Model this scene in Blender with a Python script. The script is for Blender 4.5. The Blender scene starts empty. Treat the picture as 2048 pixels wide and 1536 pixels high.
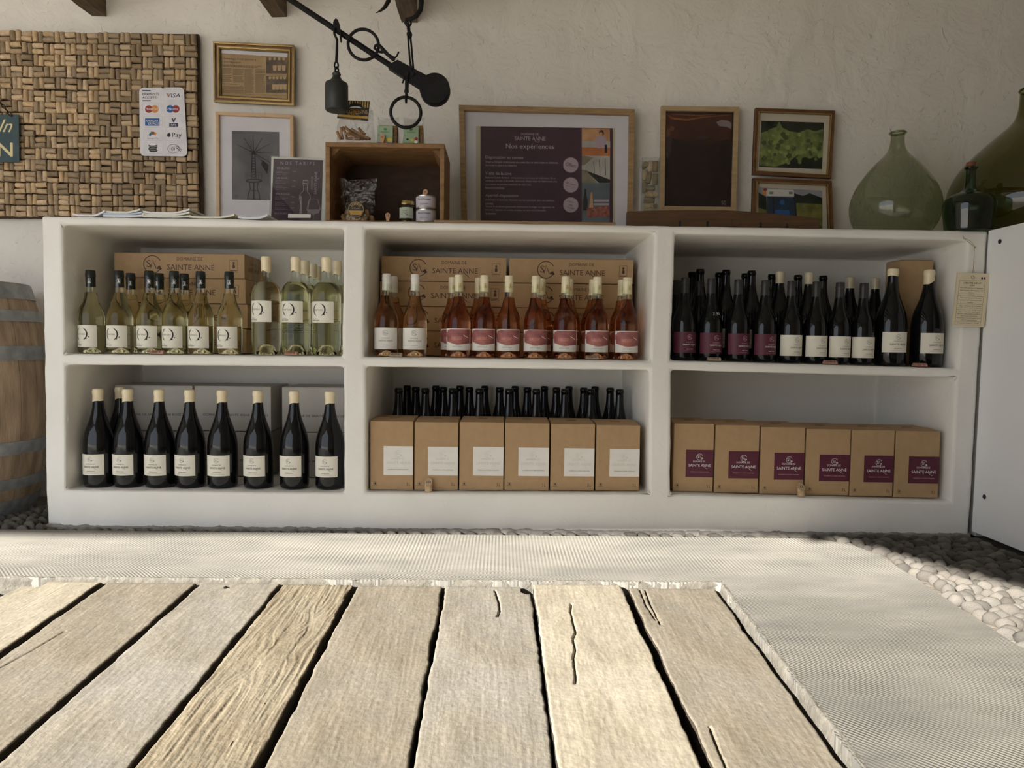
import bpy, bmesh, math, random
from mathutils import Vector, Matrix, noise as mnoise
random.seed(11)
sc = bpy.context.scene
COL = sc.collection
sin, cos, pi = math.sin, math.cos, math.pi

# ------------------------------------------------------------------ camera
F = 1420.0
YAW, PITCH, ROLL = math.atan(19 / F), math.atan(80 / F), 0.0125
SHELF_Y, NICHE_Y, WALL_Y = 2.60, 3.13, 3.16
_f = Vector((sin(YAW) * cos(PITCH), cos(YAW) * cos(PITCH), -sin(PITCH)))
_r = Vector((cos(YAW), -sin(YAW), 0))
_u = _r.cross(_f)
RGT = _r * cos(ROLL) + _u * sin(ROLL)
UPV = _u * cos(ROLL) - _r * sin(ROLL)
def ray(px, py): return _f + RGT * ((px - 1024) / F) - UPV * ((py - 768) / F)
_d = ray(900, 1058)
CAM = Vector((0, 0, -_d.z / _d.y * SHELF_Y))
cam_d = bpy.data.cameras.new('camera'); cam = bpy.data.objects.new('camera', cam_d); COL.objects.link(cam)
cam_d.sensor_fit = 'HORIZONTAL'; cam_d.sensor_width = 36.0; cam_d.lens = F / 2048 * 36.0
cam_d.clip_start = 0.02; cam_d.clip_end = 200
cam.matrix_world = Matrix(((RGT.x, UPV.x, -_f.x, CAM.x), (RGT.y, UPV.y, -_f.y, CAM.y), (RGT.z, UPV.z, -_f.z, CAM.z), (0, 0, 0, 1)))
sc.camera = cam
def PY(px, py, Y): d = ray(px, py); return CAM + d * ((Y - CAM.y) / d.y)
def PZ(px, py, z=0.0): d = ray(px, py); return CAM + d * ((z - CAM.z) / d.z)
def PX(px, py, X): d = ray(px, py); return CAM + d * ((X - CAM.x) / d.x)

# ------------------------------------------------------------------ light
sc.view_settings.view_transform = 'Standard'; sc.view_settings.look = 'None'
sc.view_settings.gamma = 1.0; sc.view_settings.use_curve_mapping = False
sc.view_settings.exposure = 0.0
sc.cycles.use_denoising = True
sc.cycles.max_bounces = 9; sc.cycles.diffuse_bounces = 5; sc.cycles.glossy_bounces = 3; sc.cycles.adaptive_threshold = 0.06
sc.cycles.transmission_bounces = 8; sc.cycles.transparent_max_bounces = 14
sc.cycles.sample_clamp_indirect = 6.0
world = bpy.data.worlds.new('sky'); sc.world = world; world.use_nodes = True
_bg = world.node_tree.nodes['Background']
_bg.inputs[0].default_value = (0.82, 0.895, 1.0, 1); _bg.inputs[1].default_value = 2.0
SUN_AZ, SUN_EL = math.radians(45), math.radians(27)
SUN_DIR = Vector((sin(SUN_AZ) * cos(SUN_EL), cos(SUN_AZ) * cos(SUN_EL), -sin(SUN_EL)))
sun_d = bpy.data.lights.new('sun', 'SUN'); sun_d.energy = 17.0; sun_d.angle = 0.012; sun_d.color = (1.0, 0.955, 0.885)
sun = bpy.data.objects.new('sun', sun_d); COL.objects.link(sun)
sun.rotation_mode = 'QUATERNION'; sun.rotation_quaternion = SUN_DIR.to_track_quat('-Z', 'Y'); sun.location = (-4, -6, 5)
REAR_Y = -0.6
por_d = bpy.data.lights.new('sky_portal', 'AREA'); por_d.shape = 'RECTANGLE'; por_d.size = 5.6; por_d.size_y = 2.4
por_d.cycles.is_portal = True
por = bpy.data.objects.new('sky_portal', por_d); COL.objects.link(por)
por.location = (-3.9, REAR_Y - 0.02, 1.15); por.rotation_euler = (math.radians(90), 0, 0)

# ------------------------------------------------------------------ materials
def S(r, g, b):
    f = lambda c: (c / 255 / 12.92) if c / 255 <= 0.04045 else ((c / 255 + 0.055) / 1.055) ** 2.4
    return (f(r), f(g), f(b), 1.0)
MATS = {}
def node_mat(name):
    m = bpy.data.materials.new(name); m.use_nodes = True; MATS[name] = m
    return m, m.node_tree.nodes, m.node_tree.links, m.node_tree.nodes['Principled BSDF']
def pm(name, c1, c2=None, scale=8.0, rough=0.6, metal=0.0, bump=0.0, bscale=None, stretch=(1, 1, 1), coord='Object', detail=4.0, coat=0.0, spec=0.5, rnd=0.0, bdist=0.004):
    if name in MATS: return MATS[name]
    m, N, L, b = node_mat(name)
    c2 = c2 or tuple(min(1, x * 0.86) for x in c1[:3]) + (1,)
    tc = N.new('ShaderNodeTexCoord'); mp = N.new('ShaderNodeMapping'); mp.inputs['Scale'].default_value = stretch
    L.new(tc.outputs[coord], mp.inputs[0])
    nz = N.new('ShaderNodeTexNoise'); nz.inputs['Scale'].default_value = scale; nz.inputs['Detail'].default_value = detail
    L.new(mp.outputs[0], nz.inputs['Vector'])
    rp = N.new('ShaderNodeValToRGB'); rp.color_ramp.elements[0].color = c2; rp.color_ramp.elements[1].color = c1
    rp.color_ramp.elements[0].position = 0.32; rp.color_ramp.elements[1].position = 0.68
    L.new(nz.outputs['Fac'], rp.inputs[0])
    out = rp.outputs[0]
    if rnd:
        oi = N.new('ShaderNodeObjectInfo'); gi = N.new('ShaderNodeNewGeometry')
        ad = N.new('ShaderNodeMath'); ad.operation = 'ADD'; L.new(oi.outputs['Random'], ad.inputs[0]); L.new(gi.outputs['Random Per Island'], ad.inputs[1])
        fr = N.new('ShaderNodeMath'); fr.operation = 'FRACT'; L.new(ad.outputs[0], fr.inputs[0])
        mr = N.new('ShaderNodeMapRange'); mr.inputs[3].default_value = 1 - rnd; mr.inputs[4].default_value = 1 + rnd * 0.7; L.new(fr.outputs[0], mr.inputs[0])
        f2 = N.new('ShaderNodeMath'); f2.operation = 'MULTIPLY'; f2.inputs[1].default_value = 7.31; L.new(ad.outputs[0], f2.inputs[0])
        f3 = N.new('ShaderNodeMath'); f3.operation = 'FRACT'; L.new(f2.outputs[0], f3.inputs[0])
        m2 = N.new('ShaderNodeMapRange'); m2.inputs[3].default_value = 1 - rnd * 0.25; m2.inputs[4].default_value = 1 + rnd * 0.1; L.new(f3.outputs[0], m2.inputs[0])
        hs = N.new('ShaderNodeHueSaturation'); L.new(out, hs.inputs['Color']); L.new(mr.outputs[0], hs.inputs['Value']); L.new(m2.outputs[0], hs.inputs['Saturation'])
        out = hs.outputs[0]
    L.new(out, b.inputs['Base Color'])
    b.inputs['Roughness'].default_value = rough; b.inputs['Metallic'].default_value = metal
    b.inputs['Coat Weight'].default_value = coat; b.inputs['Specular IOR Level'].default_value = spec
    if bump:
        n2 = N.new('ShaderNodeTexNoise'); n2.inputs['Scale'].default_value = bscale or scale * 4; n2.inputs['Detail'].default_value = 6
        L.new(mp.outputs[0], n2.inputs['Vector'])
        bp = N.new('ShaderNodeBump'); bp.inputs['Strength'].default_value = bump; bp.inputs['Distance'].default_value = bdist
        L.new(n2.outputs['Fac'], bp.inputs['Height']); L.new(bp.outputs[0], b.inputs['Normal'])
    return m
def ink(name, c, rough=0.6):
    return pm('ink_' + name, c, tuple(x * 0.94 for x in c[:3]) + (1,), 60, rough)
def thin_glass(name, tint, ior=1.45, bump=0.0, bscale=20, rough=0.02):
    m, N, L, b = node_mat(name); N.remove(b)
    tr = N.new('ShaderNodeBsdfTransparent'); tr.inputs[0].default_value = tint
    gl = N.new('ShaderNodeBsdfGlossy'); gl.inputs['Roughness'].default_value = rough; gl.inputs[0].default_value = (1, 1, 1, 1)
    lw = N.new('ShaderNodeLayerWeight'); lw.inputs[0].default_value = .5; f0 = ((ior - 1) / (ior + 1)) ** 2
    pw = N.new('ShaderNodeMath'); pw.operation = 'POWER'; pw.inputs[1].default_value = 5; L.new(lw.outputs['Facing'], pw.inputs[0])
    fr = N.new('ShaderNodeMath'); fr.operation = 'MULTIPLY_ADD'; fr.inputs[1].default_value = .85 * (1 - f0); fr.inputs[2].default_value = f0 * 1.15; L.new(pw.outputs[0], fr.inputs[0])
    nz = N.new('ShaderNodeTexNoise'); nz.inputs['Scale'].default_value = bscale
    tc = N.new('ShaderNodeTexCoord'); L.new(tc.outputs['Object'], nz.inputs['Vector'])
    if bump:
        bp = N.new('ShaderNodeBump'); bp.inputs['Strength'].default_value = bump; bp.inputs['Distance'].default_value = 0.01
        L.new(nz.outputs['Fac'], bp.inputs['Height']); L.new(bp.outputs[0], gl.inputs['Normal']); L.new(bp.outputs[0], lw.inputs['Normal'])
    mx = N.new('ShaderNodeMixShader'); L.new(fr.outputs[0], mx.inputs[0]); L.new(tr.outputs[0], mx.inputs[1]); L.new(gl.outputs[0], mx.inputs[2])
    L.new(mx.outputs[0], N['Material Output'].inputs[0])
    return m
def liquid(name, tint, ior=1.34):
    m, N, L, b = node_mat(name)
    b.inputs['Base Color'].default_value = tint; b.inputs['Transmission Weight'].default_value = 1
    b.inputs['Roughness'].default_value = 0.0; b.inputs['IOR'].default_value = ior
    return m

WALLM = None
def plaster(name, c1, c2, marks=1.0, big=3.0):
    m, N, L, b = node_mat(name)
    tc = N.new('ShaderNodeTexCoord')
    nz = N.new('ShaderNodeTexNoise'); nz.inputs['Scale'].default_value = big; nz.inputs['Detail'].default_value = 5
    L.new(tc.outputs['Object'], nz.inputs['Vector'])
    rp = N.new('ShaderNodeValToRGB'); rp.color_ramp.elements[0].color = c2; rp.color_ramp.elements[1].color = c1
    rp.color_ramp.elements[0].position = .3; rp.color_ramp.elements[1].position = .65
    L.new(nz.outputs['Fac'], rp.inputs[0]); L.new(rp.outputs[0], b.inputs['Base Color'])
    b.inputs['Roughness'].default_value = 0.75; b.inputs['Specular IOR Level'].default_value = 0.25
    a = N.new('ShaderNodeTexNoise'); a.inputs['Scale'].default_value = 6; a.inputs['Detail'].default_value = 6; a.inputs['Roughness'].default_value = .5; a.inputs['Distortion'].default_value = .5
    L.new(tc.outputs['Object'], a.inputs['Vector'])
    v = N.new('ShaderNodeTexNoise'); v.inputs['Scale'].default_value = 26; v.inputs['Detail'].default_value = 4; v.inputs['Distortion'].default_value = 1.0
    L.new(tc.outputs['Object'], v.inputs['Vector'])
    r2 = N.new('ShaderNodeMapRange'); r2.inputs[1].default_value = .6; r2.inputs[2].default_value = .8; L.new(v.outputs['Fac'], r2.inputs[0])
    mul = N.new('ShaderNodeMath'); mul.operation = 'MULTIPLY_ADD'; mul.inputs[1].default_value = .11; L.new(r2.outputs[0], mul.inputs[0]); L.new(a.outputs['Fac'], mul.inputs[2])
    bp = N.new('ShaderNodeBump'); bp.inputs['Strength'].default_value = marks; bp.inputs['Distance'].default_value = 0.02
    L.new(mul.outputs[0], bp.inputs['Height']); L.new(bp.outputs[0], b.inputs['Normal'])
    return m
M_wall = plaster('wall_plaster', (0.82, 0.785, 0.73, 1), (0.76, 0.72, 0.66, 1), 1.2, 2.5)
M_shelf = plaster('shelf_plaster', (0.85, 0.83, 0.785, 1), (0.79, 0.765, 0.715, 1), 0.35, 3.0)
M_ceil = pm('ceiling_limewash', (0.80, 0.775, 0.735, 1), (0.74, 0.715, 0.67, 1), 2.0, .8, bump=.3)
M_rafter = pm('rafter_wood', (0.16, 0.105, 0.06, 1), (0.07, 0.045, 0.028, 1), 9, .8, bump=.7, bscale=30, stretch=(6, 1, 6))
M_iron = pm('dark_iron', (0.013, 0.012, 0.012, 1), (0.007, 0.006, 0.006, 1), 25, .55, .0, bump=.35, bscale=90, spec=.22)
M_cork = pm('cork', (0.57, 0.415, 0.255, 1), (0.40, 0.28, 0.162, 1), 60, .85, bump=.5, bscale=220, rnd=.46)
M_kraft = pm('kraft_card', (0.44, 0.29, 0.155, 1), (0.40, 0.26, 0.135, 1), 30, .8, bump=.08, bscale=300)
M_kraftin = pm('kraft_edge', (0.27, 0.17, 0.09, 1), (0.22, 0.14, 0.07, 1), 30, .85)
M_shadecard = pm('shaded_white_card', (0.52, 0.49, 0.44, 1), (0.47, 0.44, 0.40, 1), 10, .8)  # white card given a grey base colour for the shade it stands in
M_paper = pm('paper', (0.80, 0.78, 0.73, 1), (0.76, 0.73, 0.67, 1), 20, .7)
M_ivory = pm('label_ivory', (0.80, 0.765, 0.66, 1), (0.77, 0.73, 0.62, 1), 40, .65)
M_purplelab = pm('label_purple', S(92, 32, 54), S(80, 27, 47), 40, .55)
M_wax = pm('ivory_wax', (0.83, 0.72, 0.50, 1), (0.78, 0.66, 0.43, 1), 40, .35, bump=.15, bscale=60, coat=.2)
M_whitecap = pm('white_capsule', (0.78, 0.76, 0.71, 1), (0.7, 0.68, 0.63, 1), 40, .35)
M_ivorycap = pm('ivory_capsule', (0.82, 0.74, 0.53, 1), (0.76, 0.68, 0.47, 1), 40, .35)
M_blackcap = pm('black_capsule', (0.012, 0.018, 0.016, 1), (0.008, 0.011, 0.01, 1), 40, .32)
M_greycap = pm('charcoal_capsule', (0.035, 0.033, 0.032, 1), (0.026, 0.025, 0.024, 1), 40, .42)
M_dark = pm('dark_glass', (0.006, 0.006, 0.007, 1), (0.004, 0.004, 0.004, 1), 10, .06, spec=.4)
M_white = liquid('white_wine', (0.95, 0.93, 0.66, 1))
M_rose = liquid('rose_wine', (0.80, 0.41, 0.235, 1))
M_amber = liquid('pale_rose_wine', (0.90, 0.62, 0.38, 1))
M_neck = thin_glass('clear_glass', (0.93, 0.95, 0.88, 1))
M_demi = thin_glass('green_clear_glass', (0.63, 0.655, 0.54, 1), 1.5)
M_demi2 = thin_glass('teal_glass', (0.36, 0.50, 0.43, 1), 1.5)
M_demi3 = thin_glass('olive_glass', (0.40, 0.40, 0.17, 1), 1.5)
M_pane = thin_glass('picture_glass', (0.98, 0.98, 0.98, 1), 1.25, rough=.05)
M_acryl = thin_glass('acrylic', (0.90, 0.92, 0.92, 1), 1.45)
M_bag = thin_glass('clear_film', (0.88, 0.88, 0.88, 1), 1.5, bump=.8, bscale=45, rough=.08)
M_oak = pm('oak_frame', (0.42, 0.27, 0.13, 1), (0.27, 0.165, 0.075, 1), 10, .55, bump=.25, bscale=60, stretch=(1, 1, 9))
M_palewood = pm('pale_frame', (0.62, 0.43, 0.26, 1), (0.54, 0.36, 0.21, 1), 10, .55, stretch=(1, 1, 6))
M_crate = pm('crate_wood', (0.31, 0.17, 0.068, 1), (0.19, 0.10, 0.04, 1), 9, .7, bump=.4, bscale=50, stretch=(2, 5, 5))
M_gold = pm('gold_frame', (0.60, 0.45, 0.22, 1), (0.50, 0.36, 0.16, 1), 30, .22, 1.0)
M_brown = pm('brown_frame', (0.19, 0.085, 0.03, 1), (0.12, 0.052, 0.02, 1), 25, .4)
M_mat = pm('mat_board', (0.70, 0.68, 0.72, 1), (0.66, 0.64, 0.68, 1), 20, .8)
M_cream = pm('cream_mat', (0.62, 0.56, 0.46, 1), (0.58, 0.52, 0.42, 1), 20, .8)
M_walnut = pm('dark_oak', (0.13, 0.065, 0.027, 1), (0.075, 0.036, 0.015, 1), 8, .6, bump=.3, bscale=60, stretch=(1, 4, 9))
M_stave = pm('barrel_oak', (0.47, 0.345, 0.225, 1), (0.24, 0.168, 0.105, 1), 5, .75, bump=.5, bscale=30, stretch=(5, 5, 1), rnd=.12)
M_hoop = pm('galvanised_hoop', (0.36, 0.37, 0.37, 1), (0.22, 0.23, 0.235, 1), 22, .55, .35, bump=.2, bscale=40)
M_fridge = pm('white_laminate', (0.86, 0.87, 0.89, 1), (0.84, 0.85, 0.87, 1), 6, .45)
M_black = pm('black_plastic', (0.012, 0.012, 0.013, 1), None, 20, .5)
M_tin = pm('tin_metal', (0.62, 0.60, 0.56, 1), (0.5, 0.48, 0.45, 1), 30, .3, .9)
M_bread = pm('breadstick', (0.47, 0.26, 0.11, 1), (0.30, 0.15, 0.06, 1), 40, .8, bump=.4, bscale=120)
M_cracker = pm('cracker', (0.42, 0.22, 0.08, 1), (0.20, 0.10, 0.04, 1), 90, .85, bump=.5, bscale=150)
M_biscuit = pm('biscuit', (0.56, 0.36, 0.16, 1), (0.40, 0.23, 0.09, 1), 70, .85, bump=.6, bscale=110)
M_twine = pm('twine', (0.36, 0.25, 0.12, 1), None, 300, .9)
M_tag = pm('tag_card', (0.74, 0.66, 0.47, 1), (0.70, 0.61, 0.43, 1), 30, .75)
M_teal = pm('teal_metal', S(38, 62, 70), S(52, 74, 76), 25, .5, bump=.1)
M_earth = pm('dark_earth', (0.05, 0.04, 0.03, 1), (0.03, 0.025, 0.02, 1), 8, .95, bump=.6)
M_mortar = pm('mortar', (0.27, 0.235, 0.19, 1), (0.19, 0.165, 0.135, 1), 18, .95, bump=.9, bscale=50, bdist=.01)
M_cobble = pm('cobble_stone', (0.215, 0.195, 0.165, 1), (0.12, 0.108, 0.092, 1), 18, .8, bump=.6, bscale=70, rnd=.45)
M_ground = pm('outside_gravel', (0.62, 0.575, 0.50, 1), (0.55, 0.51, 0.44, 1), 5, .95)
M_facade = pm('facade_stone', (0.40, 0.30, 0.20, 1), (0.34, 0.25, 0.17, 1), 3, .9)

K = ink('black', (0.008, 0.008, 0.008, 1)); KG = ink('grey', (0.22, 0.21, 0.20, 1)); KW = ink('white', (0.85, 0.82, 0.80, 1))
KPALE = ink('pale', (0.70, 0.68, 0.62, 1)); KPUR = ink('plum', S(72, 38, 54)); KPURL = ink('plumtext', S(74, 24, 40))
KMUT = ink('muted_lilac', S(178, 160, 170)); KBROWN = ink('brownprint', (0.075, 0.028, 0.018, 1)); KRED = ink('red', S(150, 42, 48))
KNAVY = ink('navy', S(28, 42, 92)); KBLUE = ink('blue', S(38, 92, 160)); KORG = ink('orange', S(214, 140, 62)); KCREAM = ink('cream', S(222, 208, 160))
KGOLD = ink('goldprint', S(190, 150, 70)); KGREEN = ink('green', S(60, 120, 74)); KYEL = ink('yellow', S(220, 190, 60)); KPG = ink('palegreen', S(150, 172, 140))

# ------------------------------------------------------------------ mesh helpers
class MB:
    def __init__(s): s.v = []; s.f = []; s.mi = []
    def add(s, vs, fs, mi=0):
        o = len(s.v); s.v += [tuple(p) for p in vs]; s.f += [tuple(i + o for i in f) for f in fs]; s.mi += [mi] * len(fs); return s
    def hexa(s, p, mi=0):       # p: 4 bottom/front + 4 top/back in matching order
        return s.add(p, [(3, 2, 1, 0), (4, 5, 6, 7), (0, 1, 5, 4), (1, 2, 6, 5), (2, 3, 7, 6), (3, 0, 4, 7)], mi)
    def box(s, x0, x1, y0, y1, z0, z1, mi=0):
        return s.hexa([(x0, y0, z0), (x1, y0, z0), (x1, y1, z0), (x0, y1, z0), (x0, y0, z1), (x1, y0, z1), (x1, y1, z1), (x0, y1, z1)], mi)
    def prism(s, a, b, mi=0):   # two matching rings
        n = len(a)
        return s.add(list(a) + list(b), [tuple(range(n - 1, -1, -1)), tuple(range(n, 2 * n))] + [(i, (i + 1) % n, n + (i + 1) % n, n + i) for i in range(n)], mi)
    def lathe(s, prof, seg=28, mi=0, c=(0, 0, 0), axis='z', zf=None):
        rings = []; vs = []
        for r, z in prof:
            if r < 1e-7: rings.append([len(vs)]); vs.append((0, 0, z))
            else:
                rings.append(list(range(len(vs), len(vs) + seg)))
                for k in range(seg):
                    a = 2 * pi * k / seg; zz = z + (zf(a, z) if zf else 0); vs.append((r * cos(a), r * sin(a), zz))
        fs = []
        for A, B in zip(rings, rings[1:]):
            if len(A) == 1 and len(B) == 1: continue
            for k in range(seg):
                k2 = (k + 1) % seg
                if len(A) == 1: fs.append((A[0], B[k], B[k2]) if False else (A[0], B[k2], B[k]))
                elif len(B) == 1: fs.append((A[k], A[k2], B[0]))
                else: fs.append((A[k], A[k2], B[k2], B[k]))
        if axis == 'y': vs = [(x, z, -y) for x, y, z in vs]
        if axis == 'x': vs = [(z, y, -x) for x, y, z in vs]
        return s.add([(x + c[0], y + c[1], z + c[2]) for x, y, z in vs], fs, mi)
    def tube(s, pts, r, seg=8, closed=False, mi=0):
        pts = [Vector(p) for p in pts]; n = len(pts); vs = []; prev = None
        rr = r if isinstance(r, (list, tuple)) else [r] * n
        for i, p in enumerate(pts):
            if closed: t = pts[(i + 1) % n] - pts[i - 1]
            else: t = pts[min(i + 1, n - 1)] - pts[max(i - 1, 0)]
            t.normalize()
            if prev is None: a = t.orthogonal().normalized()
            else: a = (prev - t * prev.dot(t)).normalized()
            prev = a; b = t.cross(a)
            for k in range(seg):
                th = 2 * pi * k / seg; vs.append(p + (a * cos(th) + b * sin(th)) * rr[i])
        fs = []
        for i in range(n if closed else n - 1):
            j = (i + 1) % n
            for k in range(seg): fs.append((i * seg + k, i * seg + (k + 1) % seg, j * seg + (k + 1) % seg, j * seg + k))
        if not closed: fs += [tuple(range(seg - 1, -1, -1)), tuple(range((n - 1) * seg, n * seg))]
        return s.add(vs, fs, mi)
    def mesh(s, name, mats, smooth=None):
        me = bpy.data.meshes.new(name); me.from_pydata(s.v, [], s.f)
        for m in (mats if isinstance(mats, (list, tuple)) else [mats]): me.materials.append(m)
        if any(s.mi): me.polygons.foreach_set('material_index', s.mi)
        if smooth is not None:
            me.polygons.foreach_set('use_smooth', [True] * len(s.f)); me.update(); me.set_sharp_from_angle(angle=math.radians(smooth))
        me.update(); return me
    def build(s, name, mats, parent=None, smooth=None, loc=None, bevel=0.0):
        o = bpy.data.objects.new(name, s.mesh(name, mats, smooth)); COL.objects.link(o)
        if parent: o.parent = parent
        if loc is not None: o.location = loc
        if bevel:
            b = o.modifiers.new('edge', 'BEVEL'); b.width = bevel; b.segments = 2; b.limit_method = 'ANGLE'; b.angle_limit = math.radians(40)
        return o
def recenter(o, c):             # move the mesh origin to c (world) without moving the mesh
    c = Vector(c); o.data.transform(Matrix.Translation(-c)); o.location = c; return o
def tag(o, label, cat, group=None, kind=None):
    o['label'] = label; o['category'] = cat
    if group: o['group'] = group
    if kind: o['kind'] = kind
    return o
def thing(name, label, cat, loc=(0, 0, 0), group=None, rz=0):
    o = bpy.data.objects.new(name, None); COL.objects.link(o); o.location = loc; o.rotation_euler = (0, 0, rz); o.empty_display_size = .05
    return tag(o, label, cat, group)
def dup(root, loc, rz=0, label=None, group=None, scale=None):
    def cp(o, p):
        c = o.copy(); COL.objects.link(c)
        if p: c.parent = p
        for ch in [x for x in KIDS.get(o.name, [])]: cp(ch, c)
        return c
    r = cp(root, None); r.location = loc; r.rotation_euler = (0, 0, rz)
    if scale: r.scale = scale
    if label: r['label'] = label
    if group: r['group'] = group
    return r
KIDS = {}
def index_kids():
    KIDS.clear()
    for o in COL.objects:
        if o.parent: KIDS.setdefault(o.parent.name, []).append(o)
def struct(o): o['kind'] = 'structure'; return o
ORD = 'first second third fourth fifth sixth seventh eighth ninth tenth eleventh twelfth thirteenth fourteenth'.split()

# ------------------------------------------------------------------ flat print
_tc = {}
def text_geo(t):
    if t not in _tc:
        c = bpy.data.curves.new('lettering', 'FONT'); c.body = t; c.size = 1; c.resolution_u = 2
        o = bpy.data.objects.new('lettering', c); me = bpy.data.meshes.new_from_object(o)
        vs = [(v.co.x, v.co.y) for v in me.vertices]; fs = [tuple(p.vertices) for p in me.polygons]
        bpy.data.objects.remove(o); bpy.data.curves.remove(c); bpy.data.meshes.remove(me)
        _tc[t] = (vs, fs)
    return _tc[t]
class Cv:
    """a 2-D sheet of print; y up, or y down when flip"""
    def __init__(s, flip=False): s.it = []; s.flip = flip
    def put(s, vs, fs, m, l): s.it.append((vs, fs, m, l))
    def poly(s, pts, m, l=1): s.put(list(pts), [tuple(range(len(pts)))], m, l)
    def rect(s, x0, y0, x1, y1, m, l=1, nx=1):
        vs = []; fs = []
        for i in range(nx + 1): x = x0 + (x1 - x0) * i / nx; vs += [(x, y0), (x, y1)]
        for i in range(nx): fs.append((2 * i, 2 * i + 2, 2 * i + 3, 2 * i + 1))
        s.put(vs, fs, m, l)
    def disc(s, cx, cy, r, m, l=1, ry=None, n=24):
        ry = ry or r; s.poly([(cx + r * cos(2 * pi * i / n), cy + ry * sin(2 * pi * i / n)) for i in range(n)], m, l)
    def line(s, pts, w, m, l=1):
        ws = w if isinstance(w, (list, tuple)) else [w] * len(pts); vs = []; fs = []
        for i, (x, y) in enumerate(pts):
            x0, y0 = pts[max(i - 1, 0)]; x1, y1 = pts[min(i + 1, len(pts) - 1)]
            dx, dy = x1 - x0, y1 - y0; d = math.hypot(dx, dy) or 1; h = ws[i] / 2
            vs += [(x - dy / d * h, y + dx / d * h), (x + dy / d * h, y - dx / d * h)]
        for i in range(len(pts) - 1): fs.append((2 * i, 2 * i + 1, 2 * i + 3, 2 * i + 2))
        s.put(vs, fs, m, l)
    def arc(s, cx, cy, r, w, m, a0=0, a1=360, l=1, n=28, taper=False, ry=None):
        ry = ry or r; pts = []; ws = []
        for i in range(n + 1):
            a = math.radians(a0 + (a1 - a0) * i / n); pts.append((cx + r * cos(a), cy + ry * sin(a)))
            ws.append(w * (0.15 + 0.85 * sin(pi * i / n)) if taper else w)
        s.line(pts, ws, m, l)
    def rrect(s, x0, y0, x1, y1, r, m, l=1, w=None):
        pts = []
        for cx, cy, a in ((x1 - r, y1 - r, 0), (x0 + r, y1 - r, 90), (x0 + r, y0 + r, 180), (x1 - r, y0 + r, 270)):
            for k in range(6): th = math.radians(a + 18 * k); pts.append((cx + r * cos(th), cy + r * sin(th)))
        if w: s.line(pts + pts[:1], w, m, l)
        else: s.poly(pts, m, l)
    def text(s, t, cx, cy, w, h, m, l=2, ang=0.0, shear=0.0):
        vs, fs = text_geo(t)
        xs = [p[0] for p in vs]; ys = [p[1] for p in vs]
        x0, x1, y0, y1 = min(xs), max(xs), min(ys), max(ys)
        ca, sa = cos(ang), sin(ang); out = []
        for x, y in vs:
            u = ((x - x0) / (x1 - x0) - .5) * w; v = ((y - y0) / (y1 - y0) - .5) * h; u += v * shear
            u, v = u * ca - v * sa, u * sa + v * ca
            out.append((cx + u, cy - v if s.flip else cy + v))
        s.put(out, fs, m, l)
    def dom(s, cx, cy, w, m, l=2, ang=0.0, m2=None):
        """DOMAINE DE / SAINTE ANNE with the long swash; w is the width of the second line"""
        sg = -1 if s.flip else 1; h = w * 0.115
        s.text('DOMAINE DE', cx - w * .02, cy + sg * h * 1.55, w * .55, h * .62, m2 or m, l, ang)
        s.text('SAINTE ANNE', cx, cy, w, h, m, l, ang)
        s.line([(cx + w * (.205 + .012 * k), cy - sg * h * (.35 + (.95 * sin(k / 13 * pi * .55)))) for k in range(14)], [w * .012 * (1 - k / 16) + w * .003 for k in range(14)], m, l)
    def logo(s, cx, cy, r, m, l=2):
        sg = -1 if s.flip else 1
        s.arc(cx, cy, r, r * .10, m, 25, 335, l)
        s.text('S', cx - r * .42, cy + sg * r * .08, r * .52, r * .82, m, l)
        s.line([(cx - r * .22, cy - sg * r * .42), (cx + r * .05, cy + sg * r * .5), (cx + r * .42, cy - sg * r * .48)], r * .10, m, l)
        for dx, dy in ((.62, -.42), (.80, -.28), (.92, -.48)): s.disc(cx + r * dx, cy + sg * r * dy, r * .15, m, l, r * .13, 10)
    def build(s, name, mapf, parent=None, label=None):
        mats = []; mb = MB()
        for vs, fs, m, l in s.it:
            if m not in mats: mats.append(m)
            mb.add([mapf(x, y, l) for x, y in vs], fs, mats.index(m))
        o = mb.build(name, mats, parent)
        if label: o['label'] = label
        return o
def para(cv, lines, x, y, w, h, pitch, m, full=None):
    for i, t in enumerate(lines):
        ww = w * (len(t) / (full or max(len(q) for q in lines))); cv.text(t, x + ww / 2, y + i * pitch, ww, h, m)

class Pl:
    """a picture plane: given by its Y at height zref and a backwards lean"""
    def __init__(s, Y, lean=0.0, zref=1.13):
        s.n = Vector((0, -cos(lean), sin(lean))); s.p = Vector((0, Y, zref))
    def at(s, px, py, d=0.0):
        q = s.p + s.n * d; r = ray(px, py); return CAM + r * ((q - CAM).dot(s.n) / r.dot(s.n))
    def on(s, px, py, d=0.0):       # position on the base plane then lifted along the normal
        return s.at(px, py) + s.n * d
    def mapf(s, base=0.0, eps=0.0004): return lambda x, y, l: s.on(x, y, base + l * eps)
    def slab(s, mb, quad, d0, d1, mi=0): mb.prism([s.on(x, y, d1) for x, y in quad], [s.on(x, y, d0) for x, y in quad], mi)
    def ring(s, mb, qo, qi, d0, d1, mi=0):
        for i in range(4):
            j = (i + 1) % 4; s.slab(mb, [qo[i], qo[j], qi[j], qi[i]], d0, d1, mi)
def inset(q, t):
    """inset a px quad TL,TR,BR,BL by t px"""
    cx = sum(p[0] for p in q) / 4; cy = sum(p[1] for p in q) / 4
    return [(x + (t if x < cx else -t), y + (t if y < cy else -t)) for x, y in q]

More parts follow.
